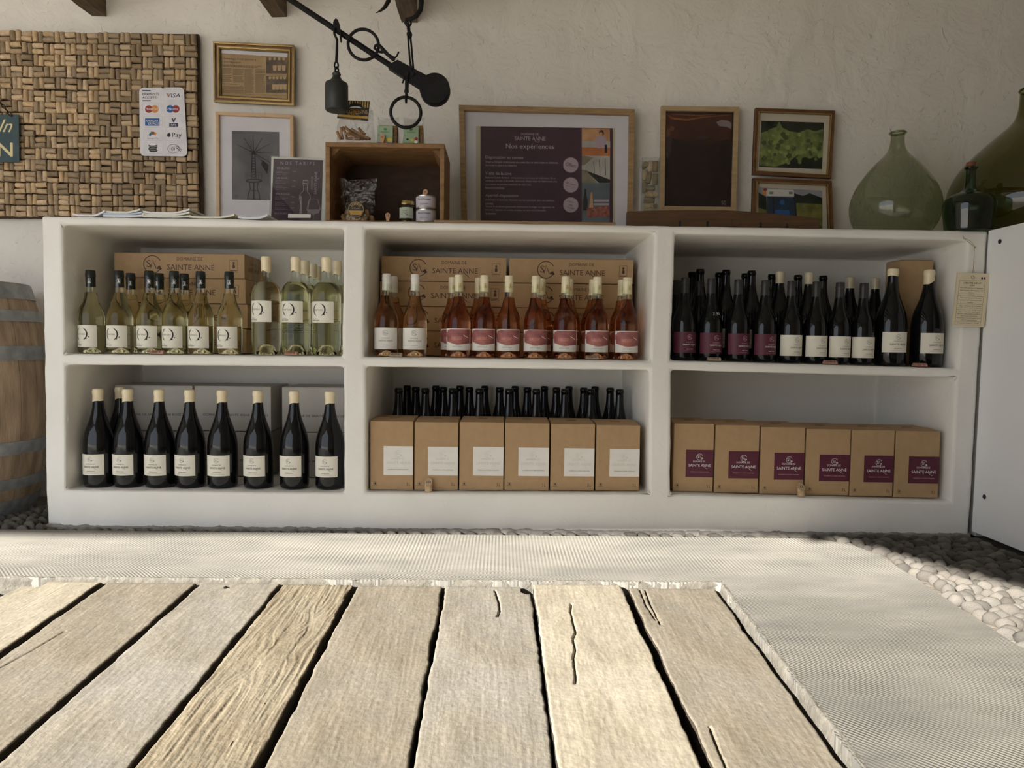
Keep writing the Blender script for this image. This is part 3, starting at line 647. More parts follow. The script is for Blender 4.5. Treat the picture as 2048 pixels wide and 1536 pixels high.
# ---------------------------------------------------------------- built-in plaster shelves
rows_px = [
    [(82, 432), (124, 432.6), (687, 441.5), (730, 442), (1310, 451), (1351, 452), (1937, 461), (1978, 462)],
    [(83, 449), (124, 449), (687, 457), (730, 457), (1310, 466), (1351, 467), (1937, 481), (1976, 482)],
    [(88, 708), (129, 708), (684, 713), (727, 714), (1300, 722), (1341, 721), (1914, 737), (1958, 738)],
    [(88, 729), (130, 729), (687, 733), (732, 733), (1299, 740), (1343, 740), (1912, 755), (1957, 756)],
    [(91, 981), (130, 981), (688, 986), (732, 985), (1299, 987), (1341, 988), (1901, 1003), (1943, 1004)],
    [(95, 1056), (130, 1057), (688, 1062), (732, 1062), (1299, 1065), (1341, 1066), (1901, 1069), (1938, 1070)]]
def shelf_unit():
    bm = bmesh.new(); fv = []
    for j, r in enumerate(rows_px):
        row = []
        for i, (x, y) in enumerate(r):
            p = PY(x, y, SHELF_Y + (.028 if i == 0 else 0))
            if j == 5: p.z = -.01
            row.append(bm.verts.new(p))
        fv.append(row)
    for j in range(5):
        for i in range(7):
            if i in (1, 3, 5) and j in (1, 3): continue
            bm.faces.new((fv[j + 1][i], fv[j + 1][i + 1], fv[j][i + 1], fv[j][i]))
    for i in (1, 3, 5):
        for j in (1, 3):
            c = [fv[j + 1][i], fv[j + 1][i + 1], fv[j][i + 1], fv[j][i]]
            mx = sum(v.co.x for v in c) / 4; mz = sum(v.co.z for v in c) / 4
            b = []
            for k, v in enumerate(c): b.append(bm.verts.new((v.co.x + (mx - v.co.x) * .025, NICHE_Y, v.co.z + (.0 if k < 2 else -.012))))
            for k in range(4): bm.faces.new((c[(k + 1) % 4], c[k], b[k], b[(k + 1) % 4]))
            bm.faces.new((b[0], b[1], b[2], b[3]))
    # outer shell: top, sides, back
    tb = [bm.verts.new((v.co.x, WALL_Y + .02, v.co.z)) for v in fv[0]]
    bb = [bm.verts.new((v.co.x, WALL_Y + .02, v.co.z)) for v in fv[5]]
    for i in range(7):
        bm.faces.new((fv[0][i], fv[0][i + 1], tb[i + 1], tb[i])); bm.faces.new((fv[5][i + 1], fv[5][i], bb[i], bb[i + 1]))
    lb = [tb[0]] + [bm.verts.new((fv[j][0].co.x, WALL_Y + .02, fv[j][0].co.z)) for j in range(1, 5)] + [bb[0]]
    rb = [tb[7]] + [bm.verts.new((fv[j][7].co.x, WALL_Y + .02, fv[j][7].co.z)) for j in range(1, 5)] + [bb[7]]
    for j in range(5):
        bm.faces.new((fv[j][0], lb[j], lb[j + 1], fv[j + 1][0])); bm.faces.new((fv[j + 1][7], rb[j + 1], rb[j], fv[j][7]))
    bmesh.ops.recalc_face_normals(bm, faces=bm.faces)
    me = bpy.data.meshes.new('plaster_shelf_unit'); bm.to_mesh(me); bm.free(); me.materials.append(M_shelf)
    o = bpy.data.objects.new('plaster_shelf_unit', me); COL.objects.link(o)
    b = o.modifiers.new('round', 'BEVEL'); b.width = .011; b.segments = 3; b.limit_method = 'ANGLE'; b.angle_limit = math.radians(35)
    s = o.modifiers.new('fine', 'SUBSURF'); s.subdivision_type = 'SIMPLE'; s.levels = 5; s.render_levels = 5
    t = bpy.data.textures.new('trowel', 'CLOUDS'); t.noise_scale = .09; t.noise_depth = 3
    d = o.modifiers.new('uneven', 'DISPLACE'); d.texture = t; d.strength = .0045; d.mid_level = .5; d.texture_coords = 'GLOBAL'
    me.polygons.foreach_set('use_smooth', [True] * len(me.polygons))
    return tag(o, 'long whitewashed plaster shelf unit with six niches against the wall', 'shelf')
shelf = shelf_unit()
# ragged plaster skirt where the unit meets the stones
vs = []; n = 420; x0 = PY(92, 1056, SHELF_Y).x; x1 = PY(1940, 1070, SHELF_Y).x
for i in range(n + 1):
    x = x0 + (x1 - x0) * i / n; q = Vector((x * 16, 0, 0)); a = .014 * (abs(mnoise.noise(q)) + .6 * abs(mnoise.noise(q * 3.1)))
    vs += [(x, SHELF_Y + .008, .004 + a * .5), (x, SHELF_Y - .001 - a * .25, -.002 + a * .6), (x, SHELF_Y - .002 - a * .9, -.006 + a * .4), (x, SHELF_Y - .002 - a * .8, -.02 + a * .2)]
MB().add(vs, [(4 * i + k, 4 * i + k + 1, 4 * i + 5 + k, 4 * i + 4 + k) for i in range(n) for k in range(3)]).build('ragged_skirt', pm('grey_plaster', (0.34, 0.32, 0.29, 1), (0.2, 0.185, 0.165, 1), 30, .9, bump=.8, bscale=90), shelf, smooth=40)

def edge_z(j, X):      # height of a shelf edge line (row j) at world X
    pts = [PY(x, y, SHELF_Y) for x, y in rows_px[j]]
    for a, b in zip(pts, pts[1:]):
        if X <= b.x or b is pts[-1]: return a.z + (b.z - a.z) * (X - a.x) / (b.x - a.x)
def TOPZ(X): return edge_z(0, X) + .0035
def UPZ(X): return edge_z(2, X) + .0032
def LOZ(X): return edge_z(4, X) + .0032
def XP(px, Y, z): # world X of a pixel column at depth Y, height z
    X = 0
    for _ in range(6):
        d = Vector((X, Y, z)) - CAM; p = 1024 + F * d.dot(RGT) / d.dot(_f); X += (px - p) * Y / F
    return X

# ================================================================== BOTTLES
def arc_map(R, zc, a0=0.0):
    return lambda u, v, l: ((R + .0002 * l) * sin(a0 + u / R), -(R + .0002 * l) * cos(a0 + u / R), zc + v)
def label_patch(R, w, z0, z1, mat, parent, a0):
    n = 20; vs = []
    for k in range(n + 1):
        a = a0 + (k / n - .5) * w / R
        for r, z in ((R, z0), (R, z1)): vs.append((r * sin(a), -r * cos(a), z))
    return MB().add(vs, [(2 * k, 2 * k + 2, 2 * k + 3, 2 * k + 1) for k in range(n)]).build('label', mat, parent, smooth=80)
def emblem(parent, R, z, m, a0=.35):
    cv = Cv(); cv.rrect(-.005, -.008, .005, .008, .001, m, 1, .0006)
    cv.poly([(-.0012, .004), (.0012, .004), (.0016, .001), (.0028, -.003), (.0022, -.0045), (-.0022, -.0045), (-.0028, -.003), (-.001, .001)], m); cv.disc(-.0002, .005, .0018, m)
    cv.rect(-.0042, -.0072, .0042, -.006, m); cv.build('emblem', arc_map(R + .0003, z, a0), parent)
P75 = [(0, .024), (.010, .022), (.024, .010), (.034, .001), (.038, 0), (.0425, .003), (.0445, .010), (.0446, .06), (.0446, .128), (.0436, .142), (.0412, .155), (.0372, .168), (.0318, .180), (.0268, .193), (.0228, .208), (.0200, .225), (.0178, .243)]
PMAG = [(0, .030), (.014, .027), (.032, .012), (.046, .001), (.050, 0), (.0535, .003), (.0555, .011), (.0560, .07), (.0560, .150), (.0545, .172), (.0510, .193), (.0455, .212), (.0390, .230), (.0325, .248), (.0270, .266), (.0228, .284), (.0200, .300), (.0186, .318)]
PBOR = [(0, .040), (.012, .039), (.020, .034), (.028, .016), (.034, .004), (.042, 0), (.0495, .002), (.0520, .009), (.0525, .06), (.0525, .225), (.0515, .236), (.0480, .249), (.0420, .260), (.0330, .270), (.0240, .278), (.0180, .285), (.0163, .292)]
def bottle_root(name): return thing(name, 'bottle', 'bottle')
def cap_tube(prof, mat, parent, name='capsule', zf=None): return MB().lathe(prof, 28, zf=zf).build(name, mat, parent, smooth=50)
def brush_ring(cv, s):
    for k in range(3):
        cv.arc(0, 0, (.0225 + .0012 * (k - 1)) * s, .0032 * s * (1, .7, .4)[k], K, 118 - 6 * k, 238 + 9 * k, 1 + k % 2, taper=True)
        cv.arc(.001 * s, 0, (.0225 + .0012 * (k - 1)) * s, .0036 * s * (1, .7, .4)[k], K, -62 - 6 * k, 62 + 8 * k, 1 + k % 2, taper=True)
    cv.disc(.0195 * s, -.0165 * s, .0026 * s, K); cv.disc(.0285 * s, -.0105 * s, .0019 * s, K)
    cv.text('PART ÉGALE', 0, 0, .031 * s, .0068 * s, KG)
def lab_partegale(parent, R, z0, z1, w, s, a0=-.22):
    lb = label_patch(R + .0005, w, z0, z1, M_ivory, parent, a0)
    cv = Cv(); zc = (z0 + z1) / 2
    sub = Cv(); brush_ring(sub, s); off = -.001
    for vs, fs, m, l in sub.it: cv.put([(x + off, y + (z1 - z0) * .10) for x, y in vs], fs, m, l)
    cv.dom(-.016, -(z1 - z0) * .40, .034 * s, K, m2=KG)
    cv.build('print', arc_map(R + .0006, zc, a0), lb)
def lab_domaine(parent, R, z0, z1, w, mat, m, text3, a0=-.1, off=.006, s=1.0, m2=None):
    lb = label_patch(R + .0005, w, z0, z1, mat, parent, a0); h = z1 - z0
    cv = Cv(); cv.logo(off - .002, h * .26, h * .115, m2 or m); cv.dom(off, -h * .10, .056 * s, m, m2=m2)
    cv.text(text3, off, -h * .315, .030 * s, .0036 * s, m); cv.text('VIGNERON À MARCORIGNAN', off, -h * .40, .048 * s, .0022 * s, m2 or m)
    cv.build('print', arc_map(R + .0006, (z0 + z1) / 2, a0), lb)
def lab_fairelight(parent, R, z0, z1, w, a0=-.1):
    lb = label_patch(R + .0005, w, z0, z1, M_paper, parent, a0); h = z1 - z0; cv = Cv(); n = 26; vs = []
    MR = pm('label_rosewash', S(176, 108, 98), S(132, 78, 84), 30, .6)
    for k in range(n + 1):
        t = k / n; u = (t - .5) * w * .96
        top = h * .47 - (.010 if t < .09 else 0) - .003 * abs(sin(t * 11)) * (1 if t < .2 else 0); bot = -h * .08 - h * .10 * sin(t * 3.1) ** 2 - h * .10 * t + (.012 if t < .06 else 0)
        vs += [(u, bot), (u, top)]
    cv.put(vs, [(2 * k, 2 * k + 2, 2 * k + 3, 2 * k + 1) for k in range(n)], MR, 1)
    cv.line([(w * .20, h * .22), (w * .25, h * .16), (w * .29, h * .15), (w * .35, h * .10), (w * .41, h * .09)], [.001, .003, .002, .003, .001], KW, 2)
    cv.poly([(-w * .48, h * .46), (-w * .35, h * .46), (-w * .39, h * .40), (-w * .48, h * .36)], KW, 2); cv.poly([(-w * .48, h * .10), (-w * .40, h * .11), (-w * .44, h * .06), (-w * .44, -h * .04), (-w * .48, -h * .06)], KW, 2)
    cv.text('FAIRE LIGHT', -.002, h * .06, .040, .0115, ink('rosetext', S(222, 160, 146)), 3)
    cv.dom(.0, -h * .335, .038, KG); cv.text('VIGNERON À MARCORIGNAN', 0, -h * .45, .044, .0018, KG)
    cv.build('print', arc_map(R + .0006, (z0 + z1) / 2, a0), lb)

def glass_bottle(name, prof, fill, mat, neck_top, neck_r):
    r = bottle_root(name)
    body = [p for p in prof if p[1] <= fill or prof.index(p) < 6]
    MB().lathe(body + [(body[-1][0] * .98, body[-1][1] + .0005), (0, body[-1][1] + .0005)], 40).build('wine_body', mat, r, smooth=60)
    nk = [(body[-1][0], body[-1][1] + .0008)] + [p for p in prof if p[1] > body[-1][1] + .001] + [(neck_r, neck_top)]
    MB().lathe(nk, 32).build('neck', M_neck, r, smooth=60)
    return r
def bottle_white():
    r = glass_bottle('white_wine_bottle', P75, .226, M_white, .300, .0150)
    cap_tube([(.0168, .246), (.0168, .283), (.0176, .2835), (.0176, .295), (.0168, .296), (.0166, .306), (.015, .308), (0, .308)], M_blackcap, r); emblem(r, .0168, .268, KW)
    lab_partegale(r, .0446, .022, .103, .110, 1.0, -.22); return r
def bottle_whitemag():
    r = glass_bottle('white_wine_magnum', PBOR, .272, M_white, .350, .0158)
    cap_tube([(.0172, .311), (.0178, .318), (.0176, .345), (.0187, .349), (.0187, .358), (.0165, .3655), (.008, .367), (0, .367)], M_wax, r, 'wax_seal', lambda a, z: .003 * sin(a * 3 + 1) if z < .312 else 0)
    lab_partegale(r, .0525, .121, .199, .112, 1.05, -.30)
    cv = Cv()
    for k in range(8): cv.rect(-.028, .048 - k * .0068, .028 - (k % 3) * .008, .050 - k * .0068, KG, 1, 6)
    cv.build('back_label_print', arc_map(.0528, .085, 2.6), r); return r
def bottle_pale():
    r = glass_bottle('pale_rose_bottle', P75, .226, M_amber, .300, .0150)
    cap_tube([(.0170, .246), (.0162, .284), (.0166, .2845), (.0168, .294), (.0160, .2945), (.0158, .305), (.0145, .3075), (0, .308)], M_whitecap, r)
    lab_domaine(r, .0446, .026, .106, .118, M_paper, KG, 'COLADOU', -.12, .008, .95, KG); return r
def bottle_rose():
    r = glass_bottle('rose_wine_bottle', P75, .226, M_rose, .300, .0150)
    cap_tube([(.0170, .246), (.0162, .284), (.0166, .2845), (.0168, .294), (.0160, .2945), (.0158, .305), (.0145, .3075), (0, .308)], M_ivorycap, r); emblem(r, .0167, .268, KGOLD)
    lab_fairelight(r, .0446, .026, .106, .116, -.05); return r
def dark75(name, labm, m, t3, m2=None):
    r = bottle_root(name)
    MB().lathe(P75 + [(.0158, .262), (.0150, .300)], 36).build('glass_body', M_dark, r, smooth=60)
    cap_tube([(.0176, .240), (.0164, .262), (.0160, .284), (.0170, .2845), (.0170, .290), (.0160, .2905), (.0160, .305), (.0145, .3075), (0, .308)], M_greycap, r)
    lab_domaine(r, .0446, .026, .104, .112, labm, m, t3, -.02, .014, .95, m2); return r
def darkmag(name, wax, label=True, zf=None, lz=(.046, .124), a0=-.12, off=.004, wz=.318):
    r = bottle_root(name)
    if wax:
        MB().lathe(PMAG + [(.0180, .352)], 36).build('glass_body', M_dark, r, smooth=60)
        cap_tube([(.0192, wz), (.0192, wz + .004), (.0188, .343), (.0203, .347), (.0203, .357), (.0180, .365), (.009, .367), (0, .367)], M_wax, r, 'wax_seal', zf)
    else:
        MB().lathe(PMAG + [(.0178, .340), (.0176, .349), (.0192, .350), (.0192, .360), (.0178, .361), (.0170, .366), (.0130, .366), (.0125, .345), (0, .345)], 36).build('glass_body', M_dark, r, smooth=60)
    if label: lab_domaine(r, .0560, lz[0], lz[1], .104, M_ivory, K, "L'ENTRE DEUX", a0, off, 1.1, KG)
    return r
B = {}
B['white'] = bottle_white(); B['whitemag'] = bottle_whitemag(); B['pale'] = bottle_pale(); B['rose'] = bottle_rose()
B['purple'] = dark75('red_wine_bottle', M_purplelab, KW, 'CINSAULT · CALADOC', ink('pinkish', S(205, 170, 175))); B['cream'] = dark75('red_wine_bottle', M_ivory, K, "L'ENTRE DEUX", KG)
B['lowmag'] = darkmag('red_wine_magnum', True, True, lambda a, z: .004 * sin(a * 1 + 2) + .0015 * sin(3 * a) if z < .3181 else 0)
B['topmag'] = darkmag('red_wine_magnum', True, True, lambda a, z: .0015 * sin(2 * a) if z < .338 else 0, (.050, .126), -.05, .006, .337)
B['slantmag'] = darkmag('red_wine_magnum', True, True, lambda a, z: .013 * cos(a - .2) if z < .3201 else 0, (.050, .126), -.02, .008, .320)
B['baremag'] = darkmag('stored_magnum', False, True, None, (.050, .126), -.25, .0); B['waxmag'] = darkmag('stored_magnum', True, False)
B['plainmag'] = darkmag('stored_magnum', False, False)
index_kids(); used = set()
def place(kind, px, Y, zf, label, group, rz=None, scale=None):
    z = zf(XP(px, Y, .6)); X = XP(px, Y, z + .1); z = zf(X); rz = random.uniform(-.12, .12) if rz is None else rz
    src = B[kind]
    if kind in used: return dup(src, (X, Y, z), rz, label, group, scale)
    used.add(kind); src.location = (X, Y, z); src.rotation_euler = (0, 0, rz); src['label'] = label; src['group'] = group
    if scale: src.scale = scale
    return src
for i, px in enumerate((183, 240, 300, 350, 402.5, 459.5)):
    place('white', px, 2.685, UPZ, f'{ORD[i]} from left in the front row of black-capped white wine bottles', 'black-capped white wines, front row', (-.10, 0.02, 0, .0, .0, -.02)[i])
for i, px in enumerate((263, 320, 370)):
    place('white', px, 2.785, UPZ, f'{ORD[i]} from left of three black-capped white wines standing behind the front row', 'black-capped white wines, back row', (0, -.5, .05)[i])
for i, px in enumerate((533, 592, 653)):
    place('whitemag', px, 2.695, UPZ, f'{ORD[i]} from left of three front white wine magnums sealed with ivory wax', 'wax-sealed white magnums, front row', (-.10, 0, 0)[i])
for i, (px, Y) in enumerate(((610.5, 2.81), (626, 2.92), (635, 3.03))):
    place('whitemag', px, Y, UPZ, f'{ORD[i]} white wine magnum back in the file behind the middle one', 'wax-sealed white magnums behind')
place('whitemag', 674.5, 2.81, UPZ, 'white wine magnum half hidden by the pillar beside the niche', 'wax-sealed white magnums behind')
place('pale', 773, 2.685, UPZ, 'white-capped pale rosé bottle at the left end with a white label', 'white-capped pale rosés')
place('pale', 830, 2.685, UPZ, 'white-capped pale rosé bottle standing alone before the card boxes', 'white-capped pale rosés')
place('pale', 787, 2.785, UPZ, 'white-capped pale rosé bottle tucked behind the leftmost one', 'white-capped pale rosés')
for i, px in enumerate((917, 968, 1017, 1070.5, 1130, 1193, 1252.5)):
    place('rose', px, 2.685, UPZ, f'{ORD[i]} from left in the front row of ivory-capped rosé bottles', 'ivory-capped rosés, front row')
for i, px in enumerate((905, 957.5, 1081.5, 1137, 1184.5, 1242)):
    place('rose', px, 2.785, UPZ, f'{ORD[i]} from left in the back row of ivory-capped rosé bottles', 'ivory-capped rosés, back row', -.15)
for i, px in enumerate((1368, 1420.5, 1474.5, 1528)):
    place('purple', px, 2.68, UPZ, ('leftmost red wine bottle with a plum label', 'plum-labelled red wine bottle with a chalked price on its shoulder', 'third from left of the plum-labelled red wine bottles', 'plum-labelled red wine bottle next to the cream-labelled ones')[i], 'plum-labelled reds', (.0, .02, .12, .08)[i])
place('purple', 1351, 2.785, UPZ, 'plum-labelled red wine bottle half behind the pillar in the back row', 'plum-labelled reds'); place('purple', 1396.5, 2.80, UPZ, 'plum-labelled red wine bottle standing behind the gap between the first two', 'plum-labelled reds', .7)
for i, px in enumerate((1580, 1630, 1676.5, 1724)):
    place('cream', px, 2.68, UPZ, f'{ORD[i]} from left of the cream-labelled red wine bottles in the front row', 'cream-labelled reds', (0, .04, .06, -.08)[i], (.965, .965, 1))
place('topmag', 1780.5, 2.69, UPZ, 'wax-sealed red magnum with a short round ivory cap in upper niche', 'red magnums at the end of the upper shelf', -.02)
place('slantmag', 1853, 2.69, UPZ, 'wax-sealed red magnum with a slanted ivory cap, by the niche wall', 'red magnums at the end of the upper shelf', .06)
SM = (.90, .90, 1.0)
for i, px in enumerate((1397, 1448.5, 1499.5)): place('baremag', px, 2.90, UPZ, f'{ORD[i]} from left of tall bare-necked magnums in the middle row above plum labels', 'stored magnums, upper niche', None, SM)
for i, px in enumerate((1381, 1435, 1487, 1540, 1592, 1642)): place('baremag', px, 3.01, UPZ, f'{ORD[i]} from left of bare-necked magnums against the upper niche wall', 'stored magnums, upper niche', None, SM)
for i, px in enumerate((1556, 1614)): place('waxmag', px, 2.90, UPZ, f'{ORD[i]} from left of two wax-capped magnums standing behind cream labels', 'stored wax-capped magnums, upper niche', None, SM)
for i, px in enumerate((1696, 1746.5)): place('waxmag', px, 3.03, UPZ, f'{ORD[i]} from left of two dim wax-capped magnums deep in the upper niche', 'stored wax-capped magnums, upper niche', None, SM)
for i, px in enumerate((198.5, 257.5, 320.5, 381, 445.5, 517, 589, 660)):
    place('lowmag', px, 2.695, LOZ, f'{ORD[i]} from left in the front row of wax-sealed red magnums below', 'wax-sealed red magnums, lower niche', (.0, -.05, .0, -.1, .02, -.05, -.06, -.04)[i], (.975, .975, 1))
place('lowmag', 242.5, 2.815, LOZ, 'wax-sealed red magnum hidden behind the first two in the lower niche', 'wax-sealed red magnums, lower niche')
for row, Y, pxs in (('front', 2.885, (797, 850, 904.5, 958, 1017, 1071, 1128, 1179.5, 1237)), ('middle', 2.982, (831, 886, 938, 998, 1053.5, 1111, 1165.5, 1218)), ('back', 3.074, (814, 871, 919, 968.5, 1029, 1087, 1136, 1188))):
    for i, px in enumerate(pxs): place('plainmag', px, Y, LOZ, f'{ORD[i]} from left in the {row} row of unlabelled dark magnums behind white-labelled boxes', 'dark magnums stored behind the boxes', 0, (.875, .875, 1))
# the chalked price on one plum-labelled bottle
pb = [o for o in COL.objects if o.get('label', '').startswith('plum-labelled red wine bottle with a chalked')][0]
cv = Cv(); cv.text('7,90', .012, 0, .030, .012, KW, 2, .12)
cv.build('chalk_price', lambda u, v, l: (.0358 * sin(u / .0358) * (1 - v * 12), -.0358 * cos(u / .0358) * (1 - v * 12) - .0006, .174 + v), pb)

# ================================================================== CARTONS
def carton_mesh(mb, w, d, h, lid=True):
    mb.box(-w / 2, w / 2, 0, d, 0, h)
def wine_case(px0, px1, Y, z, w_extra, h, d, label, group, printm=KBROWN, dx=0, lay=0, rot=0.0, offs=0.0):
    zz = z; X0 = XP(px0, Y, zz + h / 2); X1 = XP(px1, Y, zz + h / 2); w = X1 - X0
    t = thing('wine_carton', label, 'box', ((X0 + X1) / 2, Y, z), group, rot)
    MB().box(-w / 2, w / 2, 0, d, .0012, h - .0012).build('carton_body', M_kraft, t, bevel=.002)
    MB().box(-w / 2 + .003, w / 2 - .003, .003, d - .003, h - .0012, h - .0002).build('closing_flap', M_kraftin, t)
    cv = Cv(); f = w / .51
    cv.logo(-.105 * f + offs, h * .54, .034 * f, printm); cv.dom(.045 * f + offs, h * .44, .185 * f, printm)
    cv.rrect(.196 * f + offs, h * .26, .228 * f + offs, h * .75, .001, printm, 2, .0012); cv.poly([(.208 * f + offs, h * .42), (.217 * f + offs, h * .42), (.219 * f + offs, h * .50), (.214 * f + offs, h * .60), (.210 * f + offs, h * .58), (.207 * f + offs, h * .50)], printm, 2); cv.disc(.213 * f + offs, h * .64, .0045, printm, 2); cv.rect(.199 * f + offs, h * .31, .225 * f + offs, h * .34, printm, 2)
    cv.build('print', lambda u, v, l: (u, -.0003 * l, v), t)
    return t
zb = UPZ(-1.2); hh = .0985
for k in range(4):
    j = (0, .006, -.004, .003)[k]; top = 3 - k
    t = wine_case(228 + (3, 5, 2, 0)[k] , 489 + (4, 6, 2, 0)[k], 2.86 if False else 2.845 + j, zb + k * hh, 0, hh, .255, ('bottom brown carton of the stack behind the white wines', 'second brown carton from the bottom behind the white wines', 'third brown carton from the bottom behind the white wines', 'topmost brown carton of the stack behind the white wines')[k], 'brown cartons behind the white wines')
    cv = Cv(); cv.text('SAINTE ANNE', .10, hh * .42, .13, .016, KBROWN); cv.text('DOMAINE DE', .10, hh * .66, .07, .010, KBROWN)
    W2 = [c for c in t.children if c.name.startswith('carton_body')][0].data.vertices; wx = max(v.co.x for v in W2)
    cv.build('print', lambda u, v, l: (wx + .0003 * l, u, v), t)
    MB().box(wx - .0002, wx + .0006, .10, .15, .002, hh - .002).build('packing_tape', pm('brown_tape', (0.34, 0.22, 0.115, 1), None, 20, .3), t)
zb = UPZ(.0)
for c, (a, b) in enumerate(((763, 1013), (1018.5, 1267))):
    for k in range(4):
        j = [[(.0, 4, 2), (.006, 5, 3), (.0, -3, -2), (.0, 0, 0)], [(.004, 3, 1), (.002, 1, 0), (.005, -2, -2), (.0, 0, 0)]][c][k]
        nm = ('bottom', 'second from bottom', 'third from bottom', 'topmost')[k]
        wine_case(a + j[1], b + j[2], 2.845 + j[0], UPZ(XP((a + b) / 2, 2.85, .6)) + k * hh, 0, hh, .255, f'{nm} brown carton of the {("left-hand", "right-hand")[c]} stack behind the rosé bottles', 'brown cartons behind the rosés')
# tall carton by the wall of the upper niche
X0 = XP(1796, 2.752, .8); X1 = XP(1862, 2.752, .8); zt = PY(1830, 521, 2.752).z; z0 = UPZ(X0)
t = thing('tall_carton', 'tall plain brown carton behind two wax-sealed magnums', 'box', ((X0 + X1) / 2, 2.752, z0)); w = X1 - X0
MB().box(-w / 2, w / 2, 0, .105, 0, zt - z0).build('carton_body', M_kraft, t, bevel=.002)
MB().box(-w / 2 + .003, w / 2 - .003, .002, .103, zt - z0, zt - z0 + .003).build('closing_flap', M_kraftin, t)
# white shipping boxes in the lower niche, coloured grey for its shade
def shaded_white_box(px0, px1, Y, z, h, d, label, dxm=0):
    X0 = XP(px0, Y, z + .1); X1 = XP(px1, Y, z + .1); w = X1 - X0
    t = thing('shipping_box', label, 'box', ((X0 + X1) / 2, Y, z), 'shade-grey white shipping boxes behind the red magnums')
    MB().box(-w / 2, w / 2, 0, d, .0015, h - .003).build('carton_body', M_shadecard, t, bevel=.002)
    for s in (0, 1): MB().box(-w / 2 + .001, w / 2 - .001, .001 + s * (d / 2 + .001), d / 2 - .001 + s * (d / 2), h - .003, h - .0003).build('closing_flap', M_shadecard, t)
    cv = Cv(); cv.text('DOMAINE DE SAINTE ANNE ROSÉ 2023', .012, h * .37, .262, .0115, K)
    cv.build('print', lambda u, v, l: (u, -.0003 * l, v), t)
zb = LOZ(-1.2)
for k in range(2):
    for i, (a, b) in enumerate(((230, 385), (389, 542), (564, 706))):
        shaded_white_box(a + k * 0, b, 2.875 + (0, .012, .004)[i], zb + k * .185, .184, .235, f'{("lower", "upper")[k]} shade-grey white rosé shipping box, {("leftmost", "middle", "rightmost")[i]} of its row')

# five-litre wine boxes
def wine_box(quad, Y, label, group, purple):
    (xa, ya), (xb, yb), (xc, yc), (xd, yd) = quad      # TL TR BR BL px of the front face
    xm0 = XP((xa + xd) / 2, Y, .3); xm1 = XP((xb + xc) / 2, Y, .3); X = (xm0 + xm1) / 2; w = xm1 - xm0 - .002; z = LOZ(X); h = (PY(xa, ya, Y).z + PY(xb, yb, Y).z) / 2 - z; d = .185
    t = thing('wine_box', label, 'box', (X, Y, z), group, random.uniform(-.02, .02))
    MB().box(-w / 2, w / 2, 0, d, 0, h - .002).build('carton_body', M_kraft, t, bevel=.0025)
    MB().prism([(-w / 2 + .001, .0, h - .002), (w / 2 - .001, .0, h - .002), (w / 2 - .004, d * .46, h + .004), (-w / 2 + .004, d * .46, h + .004)], [(-w / 2 + .001, .0, h - .004), (w / 2 - .001, .0, h - .004), (w / 2 - .004, d * .46, h - .003), (-w / 2 + .004, d * .46, h - .003)]).build('front_flap', M_kraft, t)
    MB().box(-w / 2 + .002, w / 2 - .002, d * .48, d - .001, h - .002, h + .002).build('back_flap', M_kraft, t)
    MB().box(-.018, .018, d * .40, d * .47, h + .0015, h + .0050).build('pull_tab', M_kraftin, t)
    lw = w * .69; l0 = w / 2 - lw; l1 = w / 2 - .001; z0 = h * .215 if not purple else h * .215; z1 = z0 + h * (.42 if not purple else .40)
    lb = MB().box(l0, l1, -.0006, .0, z0, z1).build('label', M_purplelab if purple else M_paper, t)
    cv = Cv(); cx = (l0 + l1) / 2; H2 = z1 - z0
    c = KW if purple else KPALE
    cv.logo(cx, z0 + H2 * .74, H2 * .115, c); cv.dom(cx, z0 + H2 * .43, lw * .80, c); cv.text('VIGNERON À MARCORIGNAN', cx, z0 + H2 * .20, lw * .70, .0042, ink('pinkish', S(205, 170, 175)) if purple else KG)
    cv.build('print', lambda u, v, l: (u, -.0006 - .0003 * l, v), lb)
    cv = Cv(); cv.text('5 L', w * .39, h * .085, .013, .0115, K)
    cv.arc(-w * .385, h * .095, .0058, .0008, K, 0, 360); cv.poly([(-w * .385 - .003, h * .095 - .002), (-w * .385 + .003, h * .095 - .004), (-w * .385 + .001, h * .095 + .004), (-w * .385 - .002, h * .095 + .002)], K); cv.line([(-w * .45, h * .065), (-w * .33, h * .065)], .0008, K)
    cv.build('volume_print', lambda u, v, l: (u, -.0003 * l, v), t)
wb = [(740, 827, 841), (828.5, 917, 843), (918.5, 1008, 843), (1009, 1099, 845), (1101, 1190, 847), (1192, 1280.5, 849)]
for i, (a, b, y) in enumerate(wb): wine_box([(a, y), (b, y + 1), (b, 980), (a, 978)], 2.632, f'{ORD[i]} from left of the five-litre wine boxes with white labels', 'white-labelled wine boxes', False)
wb = [(1347, 1428, 846), (1430, 1519, 849), (1521.5, 1610, 853), (1612, 1701, 857), (1702, 1789, 859), (1791, 1880, 861)]
for i, (a, b, y) in enumerate(wb): wine_box([(a, y), (b, y + 1), (b, 992), (a, 990)], 2.637, f'{ORD[i]} from left of the five-litre wine boxes with plum labels', 'plum-labelled wine boxes', True)

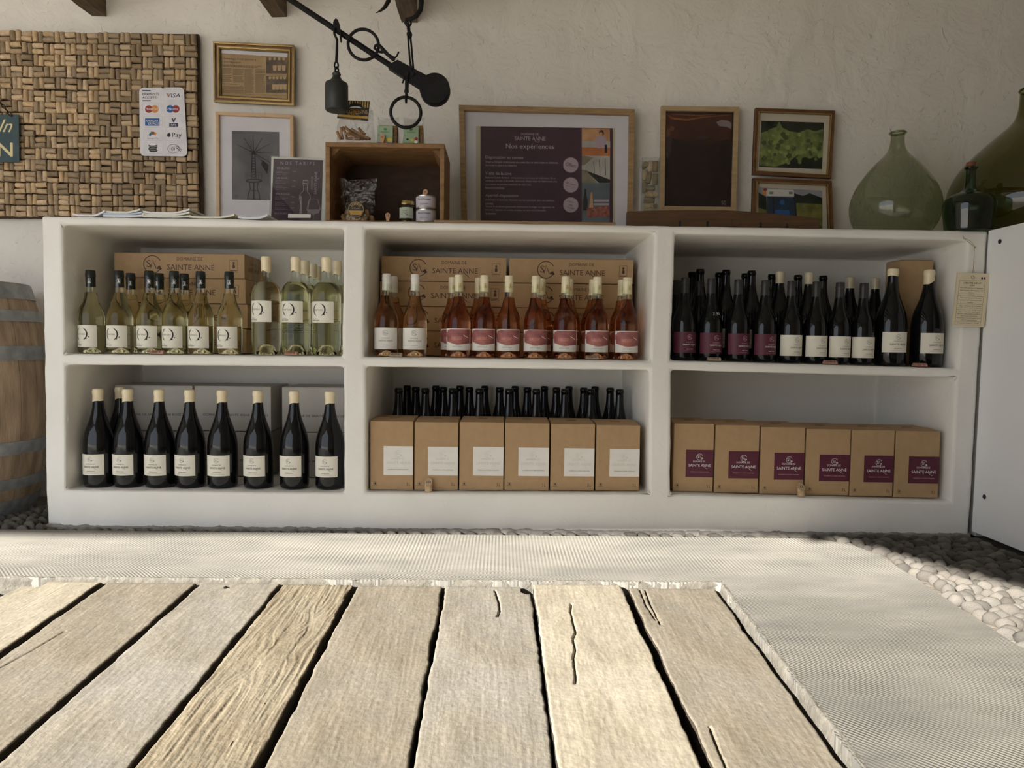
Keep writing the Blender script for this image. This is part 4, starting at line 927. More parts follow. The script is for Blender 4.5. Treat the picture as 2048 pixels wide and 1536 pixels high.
# ---------------------------------------------------------------- corks used as price tags
def cork_prof(r, h): return [(0, 0), (r * .86, 0), (r, h * .05), (r, h * .95), (r * .86, h), (0, h)]
def price_cork(px, Y, zf, txt, label, half=True, lab2=M_cork, rz=0.0):
    z = zf(XP(px, Y, .6)); X = XP(px, Y, z)
    t = thing('price_cork', label, 'cork', (X, Y, z), 'corks with written prices', rz)
    n = 14; prof = [(.0125 * cos(pi * k / n), .0125 * sin(pi * k / n) * 1.05) for k in range(n + 1)]      # half-round cork lying on its cut face
    MB().prism([(-.0235, u, v) for u, v in prof], [(.0235, u, v) for u, v in prof]).build('cork_body', lab2, t, smooth=40, bevel=.001)
    cv = Cv(); cv.text(txt, 0, 0, .030, .0085, K)
    cv.build('written_price', lambda u, v, l: (u, -.0128 * sin(.9 - v / .0125) - .0003, .0131 * cos(.9 - v / .0125) + .0003), t)
M_pcork = pm('pink_cork', S(186, 142, 122), S(160, 116, 98), 60, .85, bump=.3, bscale=200)
M_pcork2 = pm('grey_cork', S(170, 150, 128), S(150, 130, 108), 60, .85, bump=.3, bscale=200)
price_cork(316, 2.622, UPZ, '8.60 €', 'half cork marked 8.60 € below the black-capped white wines', lab2=M_pcork); price_cork(583, 2.622, UPZ, '17.50 €', 'half cork marked 17.50 € below the white magnums', lab2=M_pcork)
price_cork(792, 2.622, UPZ, '8.20 €', 'pale half cork with a price beside the pale rosé bottles', lab2=M_pcork2); price_cork(1184, 2.622, UPZ, '7.20 €', 'grey half cork marked 7.20 € below the ivory-capped rosés', lab2=M_pcork2)
price_cork(1428, 2.622, UPZ, '7.90 €', 'half cork marked 7.90 € below the plum-labelled reds', lab2=M_pcork2); price_cork(1660, 2.622, UPZ, '9.90 €', 'half cork with a price below the cream-labelled reds', lab2=M_pcork); price_cork(1839, 2.622, UPZ, '23 €', 'half cork marked 23 € below the slant-waxed magnum', lab2=M_pcork)
def stand_cork(px, Y, txt, label):
    z = LOZ(XP(px, Y, .15)); X = XP(px, Y, z); t = thing('price_cork', label, 'cork', (X, Y, z), 'corks with written prices')
    a = math.radians(42)
    n = 18; vs = []; r = .0132
    for k in range(n): vs.append((r * cos(2 * pi * k / n), r * sin(2 * pi * k / n), 0))
    for k in range(n): x, y = r * cos(2 * pi * k / n), r * sin(2 * pi * k / n); vs.append((x, y, .034 + y * 1.0))
    MB().prism(vs[:n], vs[n:]).build('cork_body', M_cork, t, smooth=40)
    cv = Cv(); cv.text(txt, 0, 0, .020, .010, K); cv.build('written_price', lambda u, v, l: (u, v * .72, .034 + v * .72 + .0006), t)
stand_cork(857, 2.612, '25€', 'slant-cut cork marked 25€ before the white-labelled wine boxes'); stand_cork(1602, 2.612, '15€', 'slant-cut cork marked 15€ before the plum-labelled wine boxes')

# ================================================================== LEFT SIDE: barrel, cork board, signs
def barrel():
    cx, cy, Hb = -2.165, 2.815, .905
    def R(z): t = (z / Hb - .5) * 2; return .262 + (.332 - .262) * (1 - t * t)
    t = thing('wine_barrel', 'oak wine barrel with galvanised hoops beside the shelf unit', 'barrel', (cx, cy, -.004))
    ns = 26
    for k in range(ns):
        a0 = 2 * pi * k / ns + .003; a1 = 2 * pi * (k + 1) / ns - .003; vs = []; m = 10
        for j in range(m + 1):
            z = Hb * j / m; r = R(z)
            for a, rr in ((a0, r), ((a0 + a1) / 2, r * 1.0015), (a1, r), (a1, r - .024), (a0, r - .024)): vs.append((rr * cos(a), rr * sin(a), z))
        fs = [(4, 3, 2, 1, 0), tuple(5 * m + q for q in range(5))] + [(5 * j + q, 5 * j + (q + 1) % 5, 5 * j + 5 + (q + 1) % 5, 5 * j + 5 + q) for j in range(m) for q in range(5)]
        MB().add(vs, fs).build('stave', M_stave, t, smooth=30)
    for z0, z1 in ((.842, .902), (.755, .798), (.605, .660), (.245, .295), (.107, .150), (.004, .064)):
        n = 4; zs = [z0 + (z1 - z0) * q / n for q in range(n + 1)]
        MB().lathe([(R(z) + .0035, z) for z in zs] + [(R(z) - .001, z) for z in zs[::-1]] + [(R(z0) + .0035, z0)], 64).build('hoop', M_hoop, t, smooth=40)
        MB().lathe([(.006, 0), (.005, .002), (0, .003)], 10).build('rivet', M_hoop, t, loc=((R(z1) + .003) * cos(-1.0), (R(z1) + .003) * sin(-1.0), (z0 + z1) / 2)).rotation_euler = (0, pi / 2, -1.0)
    for q in range(6):
        w = .48 / 6; x0 = -.24 + q * w; x1 = x0 + w - .002; lim = lambda x: math.sqrt(max(.0, .243 ** 2 - x * x))
        y0, y1 = lim(x0), lim(x1); MB().prism([(x0, -y0, .865), (x1, -y1, .865), (x1, y1, .865), (x0, y0, .865)], [(x0, -y0, .845), (x1, -y1, .845), (x1, y1, .845), (x0, y0, .845)]).build('head_board', M_stave, t)
barrel()

def cork_board():
    Yb = WALL_Y - .022; Yc = Yb - .004
    t = thing('cork_board', 'big board covered with wine corks laid in basket weave', 'board', PY(130, 437, Yb))
    org = Vector(t.location)
    q = [(-190, 64), (396, 68), (405, 437.5), (-190, 436)]
    pa = [PY(x, y, Yb) - org for x, y in q]; MB().prism(pa, [p + Vector((0, .018, 0)) for p in pa]).build('backing', pm('backing_board', (.06, .035, .018, 1), None, 10, .8), t)
    prof = cork_prof(.5, 1.0); mesh = MB().lathe([(r, z - .5) for r, z in [(0, 0), (.44, 0), (.5, .05), (.5, .95), (.44, 1), (0, 1)]], 12).mesh('cork', M_cork, 40)
    items = []
    H = .0475; wv = .0465; wh = .0455
    TL = PY(396, 68, Yb); TR0 = PY(402, 436, Yb); ztop = PY(200, 68, Yb).z; zbot = PY(200, 437, Yb).z
    rows = int(round((ztop - zbot) / H)); H = (ztop - zbot) / rows
    xl = PY(-188, 250, Yb).x
    for r in range(rows):
        z = ztop - (r + .5) * H; f = r / rows; x = TL.x + (TR0.x - TL.x) * f; vert = (r % 2 == 0); x -= random.uniform(0, .004)
        vert = not vert if r > rows * .78 and random.random() < .3 else vert
        while x > xl:
            if vert:
                for k in range(2): items.append((x - wv * (.25 + .5 * k), z, True))
                x -= wv
            else:
                for k in range(2): items.append((x - wh / 2, z + H * (.25 - .5 * k), False))
                x -= wh
            vert = not vert
    vis = []; out = []
    for x, z, v in items:
        L = random.uniform(.0405, .046) if not v else random.uniform(.041, .0465); D = random.uniform(.0215, .0235); tilt = random.uniform(-.08, .08)
        m = Matrix.Translation((x + random.uniform(-.0016, .0016) - org.x, Yc - .0105 - org.y + random.uniform(-.003, .002), z + random.uniform(-.0018, .0018) + .006 * mnoise.noise(Vector((x * 6, z * 9, 0))) - org.z))
        m = m @ Matrix.Rotation(tilt + (0 if v else pi / 2), 4, 'Y') @ Matrix.Rotation(random.uniform(0, 6.3), 4, 'Z') @ Matrix.Diagonal((D, D, L, 1))
        p = XP(0, 3.1, z)
        (vis if x > XP(-8, 3.1, z) else out).append((x, m))
    vis.sort(key=lambda q: -q[0])
    for x, m in vis[:300]:
        o = bpy.data.objects.new('cork', mesh); COL.objects.link(o); o.parent = t; o.matrix_local = m
    bm = bmesh.new()
    for x, m in vis[300:] + out:
        c = mesh.copy(); c.transform(m); bm.from_mesh(c); bpy.data.meshes.remove(c)
    me = bpy.data.meshes.new('more_corks'); bm.to_mesh(me); bm.free(); me.materials.append(M_cork); me.polygons.foreach_set('use_smooth', [True] * len(me.polygons)); me.set_sharp_from_angle(angle=.7)
    o = bpy.data.objects.new('more_corks', me); COL.objects.link(o); o.parent = t; o['kind'] = 'stuff'
cork_board()

def pay_sign():
    pl = Pl(WALL_Y - .055); q = [(279, 176), (368.5, 175), (375, 313), (281, 312)]
    t = thing('payment_sign', 'white sign of accepted payment cards hung on the cork board', 'sign', pl.at(327, 312)); org = Vector(t.location)
    mb = MB(); pts = []
    cr = 9
    for (x, y), a in zip([(279 + cr, 176 + cr), (368.5 - cr, 175 + cr), (375 - cr, 313 - cr), (281 + cr, 312 - cr)], (180, 270, 0, 90)):
        for k in range(6): th = math.radians(a + 18 * k); pts.append((x + cr * cos(th), y + cr * sin(th)))
    mb.prism([pl.on(x, y, .003) - org for x, y in pts], [pl.on(x, y, 0) - org for x, y in pts]); mb.build('plate', pm('white_plate', (.74, .72, .76, 1), None, 20, .45), t)
    def X(zx, zy): return 270 + zx / 9.6, 165 + zy / 9.6
    cv = Cv(True)
    def tx(s_, x0, y0, x1, y1, m, l=3, sh=0): (a, b), (c, d) = X(x0, y0), X(x1, y1); cv.text(s_, (a + c) / 2, (b + d) / 2, c - a, d - b, m, l, shear=sh)
    def rc(x0, y0, x1, y1, m, l=1): (a, b), (c, d) = X(x0, y0), X(x1, y1); cv.rect(a, b, c, d, m, l)
    edge = ink('plate_line', (.50, .49, .53, 1))
    for c in range(2):
        for r in range(5):
            if (c, r) == (0, 0): continue
            x0 = 150 + c * 405 + r * 9; y0 = 145 + r * 253; (a, b), (c2, d) = X(x0, y0), X(x0 + 365, y0 + 218); cv.rrect(a, b, c2, d, 3, edge, 1, .35)
    rc(145, 152, 305, 172, KNAVY); rc(148, 345, 312, 363, KNAVY)
    tx('PAIEMENTS', 148, 205, 470, 252, K); tx('ACCEPTÉS', 150, 262, 442, 315, K)
    tx('VISA', 612, 215, 882, 292, KNAVY, 3, .2); cv.poly([X(600, 218), X(650, 216), X(668, 262)], KORG, 4)
    for cx, m in ((272, KRED), (388, KORG)): a, b = X(cx, 515); cv.disc(a, b, 7.5, m, 2 if m is KRED else 3)
    tx('MasterCard', 215, 488, 448, 535, KW, 5, .15)
    for cx, m in ((682, KBLUE), (790, KRED)): a, b = X(cx, 512); cv.disc(a, b, 7.5, m, 2 if m is KRED else 3)
    tx('Maestro', 638, 490, 832, 532, KW, 5, .15)
    (a, b), (c, d) = X(200, 690), X(476, 835); cv.rrect(a, b, c, d, 1, KBLUE, 2); tx('AMERICAN', 215, 722, 450, 762, KW, 4); tx('EXPRESS', 262, 772, 468, 812, KW, 4)
    cv.poly([X(712, 690), X(738, 690), X(752, 735), X(772, 684), X(792, 684), X(758, 768), X(738, 768)], KNAVY, 3); cv.poly([X(700, 684), X(718, 684), X(730, 722)], KORG, 4); rc(664, 786, 834, 852, KNAVY, 2); tx('PAY', 700, 800, 800, 840, KW, 4)
    for dx, m, y in ((290, KBLUE, 985), (318, KGREEN, 960), (350, KRED, 962), (382, KORG, 975)): cv.line([X(dx, y + 40), X(dx + 20, y - 10)], 4.5, m, 2 + (dx > 300) + (dx > 340))
    tx('Google Pay', 242, 1062, 458, 1098, KG)
    a, b = X(658, 1015); cv.disc(a, b, 3.6, K, 3, 3.9); cv.poly([X(655, 975), X(672, 962), X(676, 960), X(668, 982)], K, 3); a, b = X(702, 1003); cv.disc(a, b, 1.3, pm('white_plate', (.74, .72, .76, 1)), 4)
    tx('Pay', 720, 968, 902, 1078, K)
    for k in range(4): a, b = X(352 + (8, -8, 6, 0)[k], 1310 - k * 34); cv.disc(a, b, 8.5, K, 2 + 2 * k, 3.0); cv.disc(a, b - 1.2, 7.6, KG if k < 3 else KW, 3 + 2 * k, 1.9)
    a, b = X(745, 1275); cv.arc(a, b, 11.5, .7, K, 0, 360, 3, ry=8.6)
    for k in range(4): a, b = X(655 + k * 12, 1275); cv.arc(a, b, 3 + k * 1.7, .8, K, -38, 38, 3, 8)
    cv.line([X(800, 1235), X(850, 1240), X(880, 1275), X(908, 1312)], .8, K, 3); cv.line([X(795, 1260), X(830, 1275), X(860, 1310), X(884, 1332)], 1.2, K, 3); cv.line([X(800, 1235), X(795, 1260), X(835, 1262)], .8, K, 3)
    cv.build('print', lambda x, y, l: pl.on(x, y, .003 + .0002 * l) - org, t)
    MB().lathe([(.003, 0), (.003, .006), (.002, .008), (0, .008)], 10, axis='y').build('pin', M_gold, t, loc=pl.on(327, 177, .012) - org)
pay_sign()
def open_sign():
    pl = Pl(WALL_Y - .060); q = [(-100, 228), (39, 229.5), (40, 325), (-100, 325)]
    t = thing('open_sign', 'teal metal welcome sign hung from a chain on the cork board', 'sign', pl.at(0, 325)); org = Vector(t.location)
    mb = MB(); mb.prism([pl.on(x, y, .004) - org for x, y in q], [pl.on(x, y, 0) - org for x, y in q]); mb.build('plate', M_teal, t, bevel=.002)
    cv = Cv(True); cv.text('Come In', -38, 252, 130, 26, KCREAM, 2, shear=.45); cv.text('OPEN', -30, 300, 114, 27, KCREAM, 2)
    for k in range(4): cv.text('OPEN', -30 + (.8, -.8, 0, 0)[k], 300 + (0, 0, .8, -.8)[k], 114, 27, KCREAM, 3 + k)
    cv.build('print', lambda x, y, l: pl.on(x, y, .004 + .0004 * l) - org, t)
    for s in (1, -1):
        for k in range(9):
            x = (22 - k * 6.2) if s > 0 else (-82 + k * 6.2); y = 229 - k * 7.4
            c = pl.on(x, y, .008) - org; d = (pl.on(x - 6.2 * s, y - 7.4, .008) - pl.on(x, y, .008)).normalized(); e = Vector((0, 1, 0)) if k % 2 else d.cross(Vector((0, 1, 0)))
            MB().tube([c + d * .0125 * cos(a) + e * .005 * sin(a) for a in [2 * pi * j / 12 for j in range(12)]], .0016, 6, True).build('chain_link', M_iron, t, smooth=60)
open_sign()

# ================================================================== FRAMES
def frame(name, label, q, Y, lean, t_px, depth, fmat, back, contents=None, rails=None, group=None, pane=True):
    """q: TL TR BR BL px of the outer frame; contents(cv): print on the backing in px"""
    pl = Pl(Y, lean, 1.2)
    t = thing(name, label, 'picture', pl.on((q[2][0] + q[3][0]) / 2, q[3][1]), group); org = Vector(t.location)
    def B(mb, nm, m, **k): mb.v = [tuple(Vector(v) - org) for v in mb.v]; return mb.build(nm, m, t, **k)
    qi = inset(q, t_px)
    names = ('top_rail', 'side_rail', 'bottom_rail', 'side_rail')
    for i in range(4):
        j = (i + 1) % 4; mb = MB(); pl.slab(mb, [q[i], q[j], qi[j], qi[i]], 0, depth); B(mb, names[i], fmat, bevel=.0015)
    if rails:
        for (o, i_, d, m, nm) in rails:
            mb = MB(); pl.ring(mb, inset(q, o), inset(q, i_), 0, depth + d); B(mb, nm, m, bevel=.0012)
    mb = MB(); pl.slab(mb, inset(q, t_px * .8), .001, .004); B(mb, 'backing', back)
    if contents:
        cv = Cv(True); contents(cv); cv.build('print', lambda x, y, l: pl.on(x, y, .004 + .0003 * l) - org, t)
    if pane: mb = MB(); pl.slab(mb, inset(q, t_px * .9), depth * .62, depth * .62 + .0015); B(mb, 'glass_pane', M_pane)
    return t
# newspaper
NEWS = pm('newsprint', S(176, 148, 110), S(158, 130, 94), 14, .85); NEWSK = ink('newsink', S(92, 68, 46)); NEWSP = pm('news_photo', S(70, 62, 56), S(120, 100, 78), 40, .8); NEWSL = ink('newslight', S(186, 156, 116))
def c_news(cv):
    Z = lambda x, y: (425 + x / 10.97, 80 + y / 10.97)
    cv.poly([Z(195, 298), Z(1665, 385), Z(1662, 1345), Z(205, 1285)], NEWS, 1)
    def tx(s_, x0, y0, x1, y1, a=.05): (p, r), (u, v) = Z(x0, y0), Z(x1, y1); cv.text(s_, (p + u) / 2, (r + v) / 2, u - p, v - r, NEWSK, 3, -a)
    tx("L'hommage d'une patronne", 210, 395, 965, 465); tx('à son régisseur', 210, 470, 630, 530); tx('Dans la propriété', 232, 955, 550, 1000)
    tx('Après plus de vingt ans passés au service de la propriété', 205, 550, 1090, 595, .045); tx('du domaine, une fête a été donnée par les vignerons', 205, 575, 990, 622, .045)
    for x0, x1, y0, y1 in ((210, 430, 630, 750), (210, 430, 780, 930), (455, 690, 640, 780), (460, 690, 815, 940), (705, 905, 650, 1160), (945, 1165, 660, 740), (945, 1165, 760, 1160), (232, 690, 1015, 1150)):
        y = y0
        while y < y1: (p, r), (u, v) = Z(x0, y), Z(x1 - random.choice((0, 0, 30)), y + 9); cv.rect(p, r, u, v, NEWSK, 2); y += 22
    for y0, y1, n in ((385, 745, 4), (800, 1165, 5)):
        cv.poly([Z(1185, y0), Z(1645, y0 + 20), Z(1645, y1 + 5), Z(1185, y1)], NEWSP, 2)
        for k in range(n):
            x = 1230 + k * 400 / n; p = Z(x + 40, y0 + 150); cv.disc(p[0], p[1] - 10, 2.8, NEWSL, 3); cv.poly([Z(x, y0 + 180), Z(x + 85, y0 + 180), Z(x + 75, y0 + 300), Z(x + 10, y0 + 300)], NEWSL if k != 0 else NEWSK, 3)
    cv.line([Z(210, 1165), Z(1660, 1240)], .4, NEWSK, 2); cv.line([Z(925, 345), Z(945, 1315)], .8, NEWSL, 4)
frame('newspaper_frame', 'gold framed yellowed newspaper article hung high on the wall', [(429.5, 86), (591, 93.5), (590, 213.5), (430.5, 206)], WALL_Y - .012, 0, 14, .014, pm('antique_gold', (0.20, 0.135, 0.05, 1), (0.13, 0.085, 0.03, 1), 30, .35, .9), M_mat, c_news, [(0, 4, .006, M_gold, 'outer_bead'), (8, 11.5, .004, M_gold, 'inner_bead'), (4, 8, .001, M_brown, 'dark_groove')])
# windmill photograph
WSKY = pm('photo_grey_sky', S(104, 102, 106), S(72, 70, 74), 6, .5)
def c_mill(cv):
    Z = lambda x, y: (420 + x / 6.68, 220 + y / 6.68)
    cv.poly([Z(296, 282), Z(930, 298), Z(930, 1215), Z(300, 1200)], WSKY, 1)
    h = Z(588, 575)
    for x, y in ((370, 470), (458, 378), (580, 340), (710, 370), (803, 457), (838, 578), (805, 705), (540, 600)):
        e = Z(x, y); cv.line([h, e], [1.5, .8], K, 2)
    cv.disc(h[0], h[1], 4.2, K, 3)
    for s in (-1, 1): cv.line([Z(588 + 18 * s, 590), Z(588 + 32 * s, 930)], 1.6, K, 2)
    for k in range(8): cv.line([Z(566, 640 + k * 36), Z(612, 660 + k * 36)], 1.0, K, 2); cv.line([Z(612, 640 + k * 36), Z(566, 660 + k * 36)], 1.0, K, 2)
    cv.poly([Z(700, 670), Z(790, 740), Z(785, 800), Z(768, 858), Z(690, 735)], K, 2); cv.line([h, Z(700, 690)], .7, K, 2)
    c = Z(590, 950); cv.arc(c[0], c[1], 15.5, 2.6, K, 0, 360, 2, ry=2.8); c = Z(590, 860); cv.arc(c[0], c[1], 17.5, .35, K, 0, 360, 2, ry=3.2)
    for k in range(13): a = pi * 2 * k / 13; p = Z(590 + 117 * cos(a), 860 + 20 * sin(a)); r = Z(590 + 104 * cos(a), 950 + 18 * sin(a)); cv.line([p, r], .3, K, 2)
    for s in (-1, 1): cv.line([Z(590 + 60 * s, 970), Z(590 + 45 * s, 1050), Z(590 + 70 * s, 1120), Z(590 + 85 * s, 1205)], 1.8, K, 2)
    cv.line([Z(590, 970), Z(590, 1205)], 2.6, K, 2); cv.line([Z(545, 1080), Z(635, 1080)], 1.2, K, 2); cv.line([Z(505, 1190), Z(675, 1190)], 1.8, K, 2); cv.text('SG', *Z(358, 1155), 6, 5, K, 3, shear=.2)
frame('windmill_picture', 'pale wood framed black and white photo of an iron windmill', [(434, 226), (588.5, 232), (590, 462), (436, 460)], WALL_Y - .035, .05, 6.5, .018, M_palewood, M_mat, c_mill)
# big board of visits
PLUM = pm('poster_plum', S(66, 34, 54), S(56, 28, 45), 8, .6); CREAMP = pm('poster_card', S(196, 186, 160), None, 10, .7)
PH1 = pm('photo_kitchen', S(206, 160, 116), S(176, 122, 84), 20, .5); PH2 = pm('photo_table', S(196, 122, 70), S(170, 96, 52), 20, .5); PH3 = pm('photo_floor', S(150, 140, 116), S(110, 104, 88), 20, .5); PH4 = pm('photo_tanks', S(190, 186, 178), S(160, 156, 148), 10, .5); PH5 = pm('photo_slate', S(110, 122, 128), S(80, 90, 98), 10, .5); PH6 = pm('photo_meats', S(120, 50, 44), S(170, 110, 90), 60, .5)
def c_visit(cv):
    Z = lambda x, y: (900 + x / 4.876, 200 + y / 4.876)
    def q(x0, y0, x1, y1, m, l): cv.poly([Z(x0, y0), Z(x1, y0 + (x1 - x0) * .015), Z(x1, y1 + (x1 - x0) * .015), Z(x0, y1)], m, l)
    q(255, 258, 1610, 1330, CREAMP, 1); q(297, 260, 1585, 1320, PLUM, 2)
    def tx(s_, x0, y0, x1, y1, m=KMUT, l=4): (a, b), (c, d) = Z(x0, y0), Z(x1, y1); cv.text(s_, (a + c) / 2, (b + d) / 2, c - a, d - b, m, l, -.012)
    tx('DOMAINE DE', 693, 326, 865, 347); tx('SAINTE ANNE', 630, 362, 930, 400); cv.line([Z(810, 372), Z(830, 405), Z(850, 416), Z(875, 410)], .8, KMUT, 4)
    tx('Nos expériences', 545, 432, 1013, 494); tx('Dégustation au caveau', 345, 548, 712, 586); tx('Visite de la cave', 345, 702, 600, 734); tx('Apéritif-dégustation', 345, 920, 665, 956)
    tx('Venez au Domaine et découvrez nos cuvées dans un cadre simple et chaleureux.', 345, 600, 1058, 628); tx('Aux horaires du caveau ou sur rendez-vous.', 345, 630, 650, 650)
    for y, s_, x1 in ((752, "Explorez l'envers du décor : cuves, pressoir, processus de vinification... De la", 1026), (784, "vendange à la mise en bouteille, découvrez chaque étape de l'élaboration d'un", 1042), (818, 'vin à travers un parcours commenté de notre cave.', 790), (848, 'Réservation recommandée.', 532), (970, 'Un format à la carte pour découvrir nos vins autrement, dans une ambiance', 1014), (1000, 'conviviale.', 425), (1034, "Autour d'une planche gourmande (charcuterie, fromages ou suggestions du", 1016), (1066, 'moment), dégustez nos cuvées sur place, au verre ou à la bouteille.', 936), (1096, 'Sur réservation.', 450)):
        tx(s_, 345, y, x1, y + 24)
    for k, (y, ls) in enumerate(((638, ('Offert',)), (832, ('6€ / pers',)), (1026, ('À partir', 'de', '17,20€')))):
        c = Z(1177, y); pts = []
        for i in range(56): r = (15.6 if i % 2 else 14.6); pts.append((c[0] + r * cos(2 * pi * i / 56), c[1] + r * sin(2 * pi * i / 56)))
        cv.poly(pts, KMUT, 3)
        for i, s_ in enumerate(ls):
            w = (21, 20, 14)[k] * (.55 if s_ == 'de' else 1); cv.text(s_, c[0], c[1] + (i - (len(ls) - 1) / 2) * 6.4 - (2 if k == 1 else 0), w, (7.2, 5.2, 4.2)[k], KPUR, 5, -.25)
        if k == 1: cv.text('offert pour un achat', c[0] - .5, c[1] + 3.5, 20, 2.0, KPUR, 5, -.25)
    q(1284, 278, 1558, 405, PH1, 3); q(1284, 400, 1560, 470, PH4, 3); q(1284, 465, 1560, 545, PH2, 4); q(1284, 540, 1558, 810, PH4, 3); q(1284, 810, 1556, 1330, PH5, 3)
    c = Z(1475, 325); cv.disc(c[0], c[1], 4.6, K, 5, 5.8); c = Z(1472, 335); cv.disc(c[0], c[1], 3.2, PH1, 6, 4); cv.poly([Z(1395, 400), Z(1440, 355), Z(1500, 352), Z(1525, 400), Z(1510, 470), Z(1440, 475)], KMUT, 5); cv.poly([Z(1508, 440), Z(1530, 440), Z(1532, 520), Z(1505, 520)], K, 6)
    cv.poly([Z(1284, 545), Z(1400, 560), Z(1310, 640), Z(1284, 640)], PH3, 4); cv.poly([Z(1284, 680), Z(1330, 690), Z(1440, 815), Z(1284, 812)], PH3, 4); cv.poly([Z(1320, 690), Z(1558, 780), Z(1558, 812), Z(1450, 812)], K, 4)
    for x in (1400, 1455, 1510): cv.line([Z(x, 570 + (1510 - x) * .3), Z(x + 6, 740)], 1.2, K, 5)
    cv.poly([Z(1310, 870), Z(1326, 870), Z(1330, 940), Z(1342, 980), Z(1340, 1080), Z(1296, 1080), Z(1298, 980), Z(1308, 940)], K, 4); cv.poly([Z(1372, 900), Z(1386, 900), Z(1392, 1000), Z(1396, 1060), Z(1356, 1060), Z(1362, 1000)], PH1, 4); cv.poly([Z(1330, 1060), Z(1550, 1030), Z(1555, 1140), Z(1340, 1150)], PH6, 5)
    for y in (975, 1010): cv.rect(*Z(1400, y), *Z(1548, y + 20), KMUT, 4)
frame('visits_poster', 'large oak framed plum poster about tastings and cellar visits', [(918, 213.5), (1268, 222), (1264, 478), (924, 474)], WALL_Y - .055, .06, 11, .022, M_oak, M_mat, c_visit)
# dark artwork
ART0 = pm('art_dark', S(28, 18, 18), S(40, 22, 20), 3, .35); ART1 = pm('art_red', S(82, 36, 26), S(50, 24, 20), 5, .35); ART2 = pm('art_gold', S(150, 92, 38), S(110, 60, 26), 12, .4); ART3 = ink('art_skin', S(120, 70, 50)); ART4 = ink('art_cloud', S(140, 124, 130)); ART5 = ink('art_cloth', S(66, 52, 54))
def c_art(cv):
    Z = lambda x, y: (1240 + x / 2.535, 160 + y / 2.535)
    cv.poly([Z(226, 163), Z(567, 170), Z(550, 642), Z(210, 640)], ART0, 1); cv.poly([Z(226, 170), Z(566, 176), Z(560, 300), Z(440, 330), Z(330, 310), Z(222, 290)], ART1, 2)
    cv.line([Z(232, 172), Z(262, 196), Z(340, 204), Z(420, 190), Z(560, 178)], [1.5, 4, 3.5, 3, 1], ART2, 3); cv.line([Z(260, 176), Z(400, 182), Z(480, 176)], [1, 2, 1], ART2, 3)
    cv.poly([Z(486, 216), Z(512, 204), Z(545, 208), Z(564, 222), Z(563, 252), Z(540, 240), Z(500, 236)], ART4, 4)
    c = Z(262, 248); cv.disc(c[0], c[1], 5, ART3, 4, 4.5); cv.poly([Z(238, 246), Z(256, 250), Z(250, 290), Z(228, 300)], ART3, 4); cv.poly([Z(222, 290), Z(262, 286), Z(256, 370), Z(240, 400), Z(220, 390)], ART5, 4); c = Z(415, 294); cv.disc(c[0], c[1], 12, ART5, 3, 4); cv.text('SG', *Z(524, 624), 9, 8, KMUT, 4)
frame('night_artwork', 'light wood framed dark picture with a reddish sky, signed at the corner', [(1320.5, 214.5), (1476, 216.5), (1470, 425), (1318, 423)], WALL_Y - .03, .03, 9.5, .018, pm('ash_frame', (0.50, 0.36, 0.20, 1), (0.42, 0.29, 0.155, 1), 10, .55, stretch=(1, 1, 6)), ART0, c_art)
# vineyard photographs
VG1 = pm('photo_vine_leaf', S(150, 160, 88), S(70, 84, 46), 26, .45, detail=6, coord='Object'); VG2 = pm('photo_hedge', S(34, 46, 28), S(18, 26, 18), 30, .45); VG3 = pm('photo_grass', S(140, 134, 70), S(84, 88, 44), 22, .45); VSK = pm('photo_sky', S(160, 160, 166), S(140, 142, 150), 4, .45); VBL = pm('photo_tractor', S(40, 70, 96), S(22, 38, 52), 30, .45)
def c_vine(cv):
    Z = lambda x, y: (1240 + x / 2.535, 160 + y / 2.535)
    cv.poly([Z(716, 208), Z(1032, 218), Z(1022, 454), Z(702, 442)], VG2, 1)
    top = [(712, 270), (740, 262), (760, 250), (790, 240), (806, 212), (822, 244), (860, 262), (905, 268), (950, 250), (985, 262), (1028, 250)]
    cv.poly([Z(x, y) for x, y in top] + [Z(1024, 380), Z(960, 400), Z(900, 380), Z(850, 420), Z(790, 440), Z(706, 435)], VG1, 2)
    for k in range(60):
        x = random.uniform(722, 1015); y = random.uniform(275, 425); c = Z(x, y); r = random.uniform(2.2, 5); cv.poly([(c[0] + r * (1 + .35 * (i % 2)) * cos(i * pi / 5), c[1] + r * (1 + .35 * (i % 2)) * sin(i * pi / 5)) for i in range(10)], random.choice((ink('leafa', S(150, 162, 92)), ink('leafb', S(112, 128, 66)), ink('leafc', S(72, 88, 48)))), 3)
frame('vineyard_photo', 'upper brown framed photo of green vines, beside the glass demijohn', [(1508, 218.5), (1666.5, 224), (1659, 359), (1502.5, 351)], WALL_Y - .028, .02, 8, .016, M_brown, M_cream, c_vine, [(0, 3, .004, M_brown, 'outer_bead'), (6.2, 8, .003, M_gold, 'gilt_slip')])
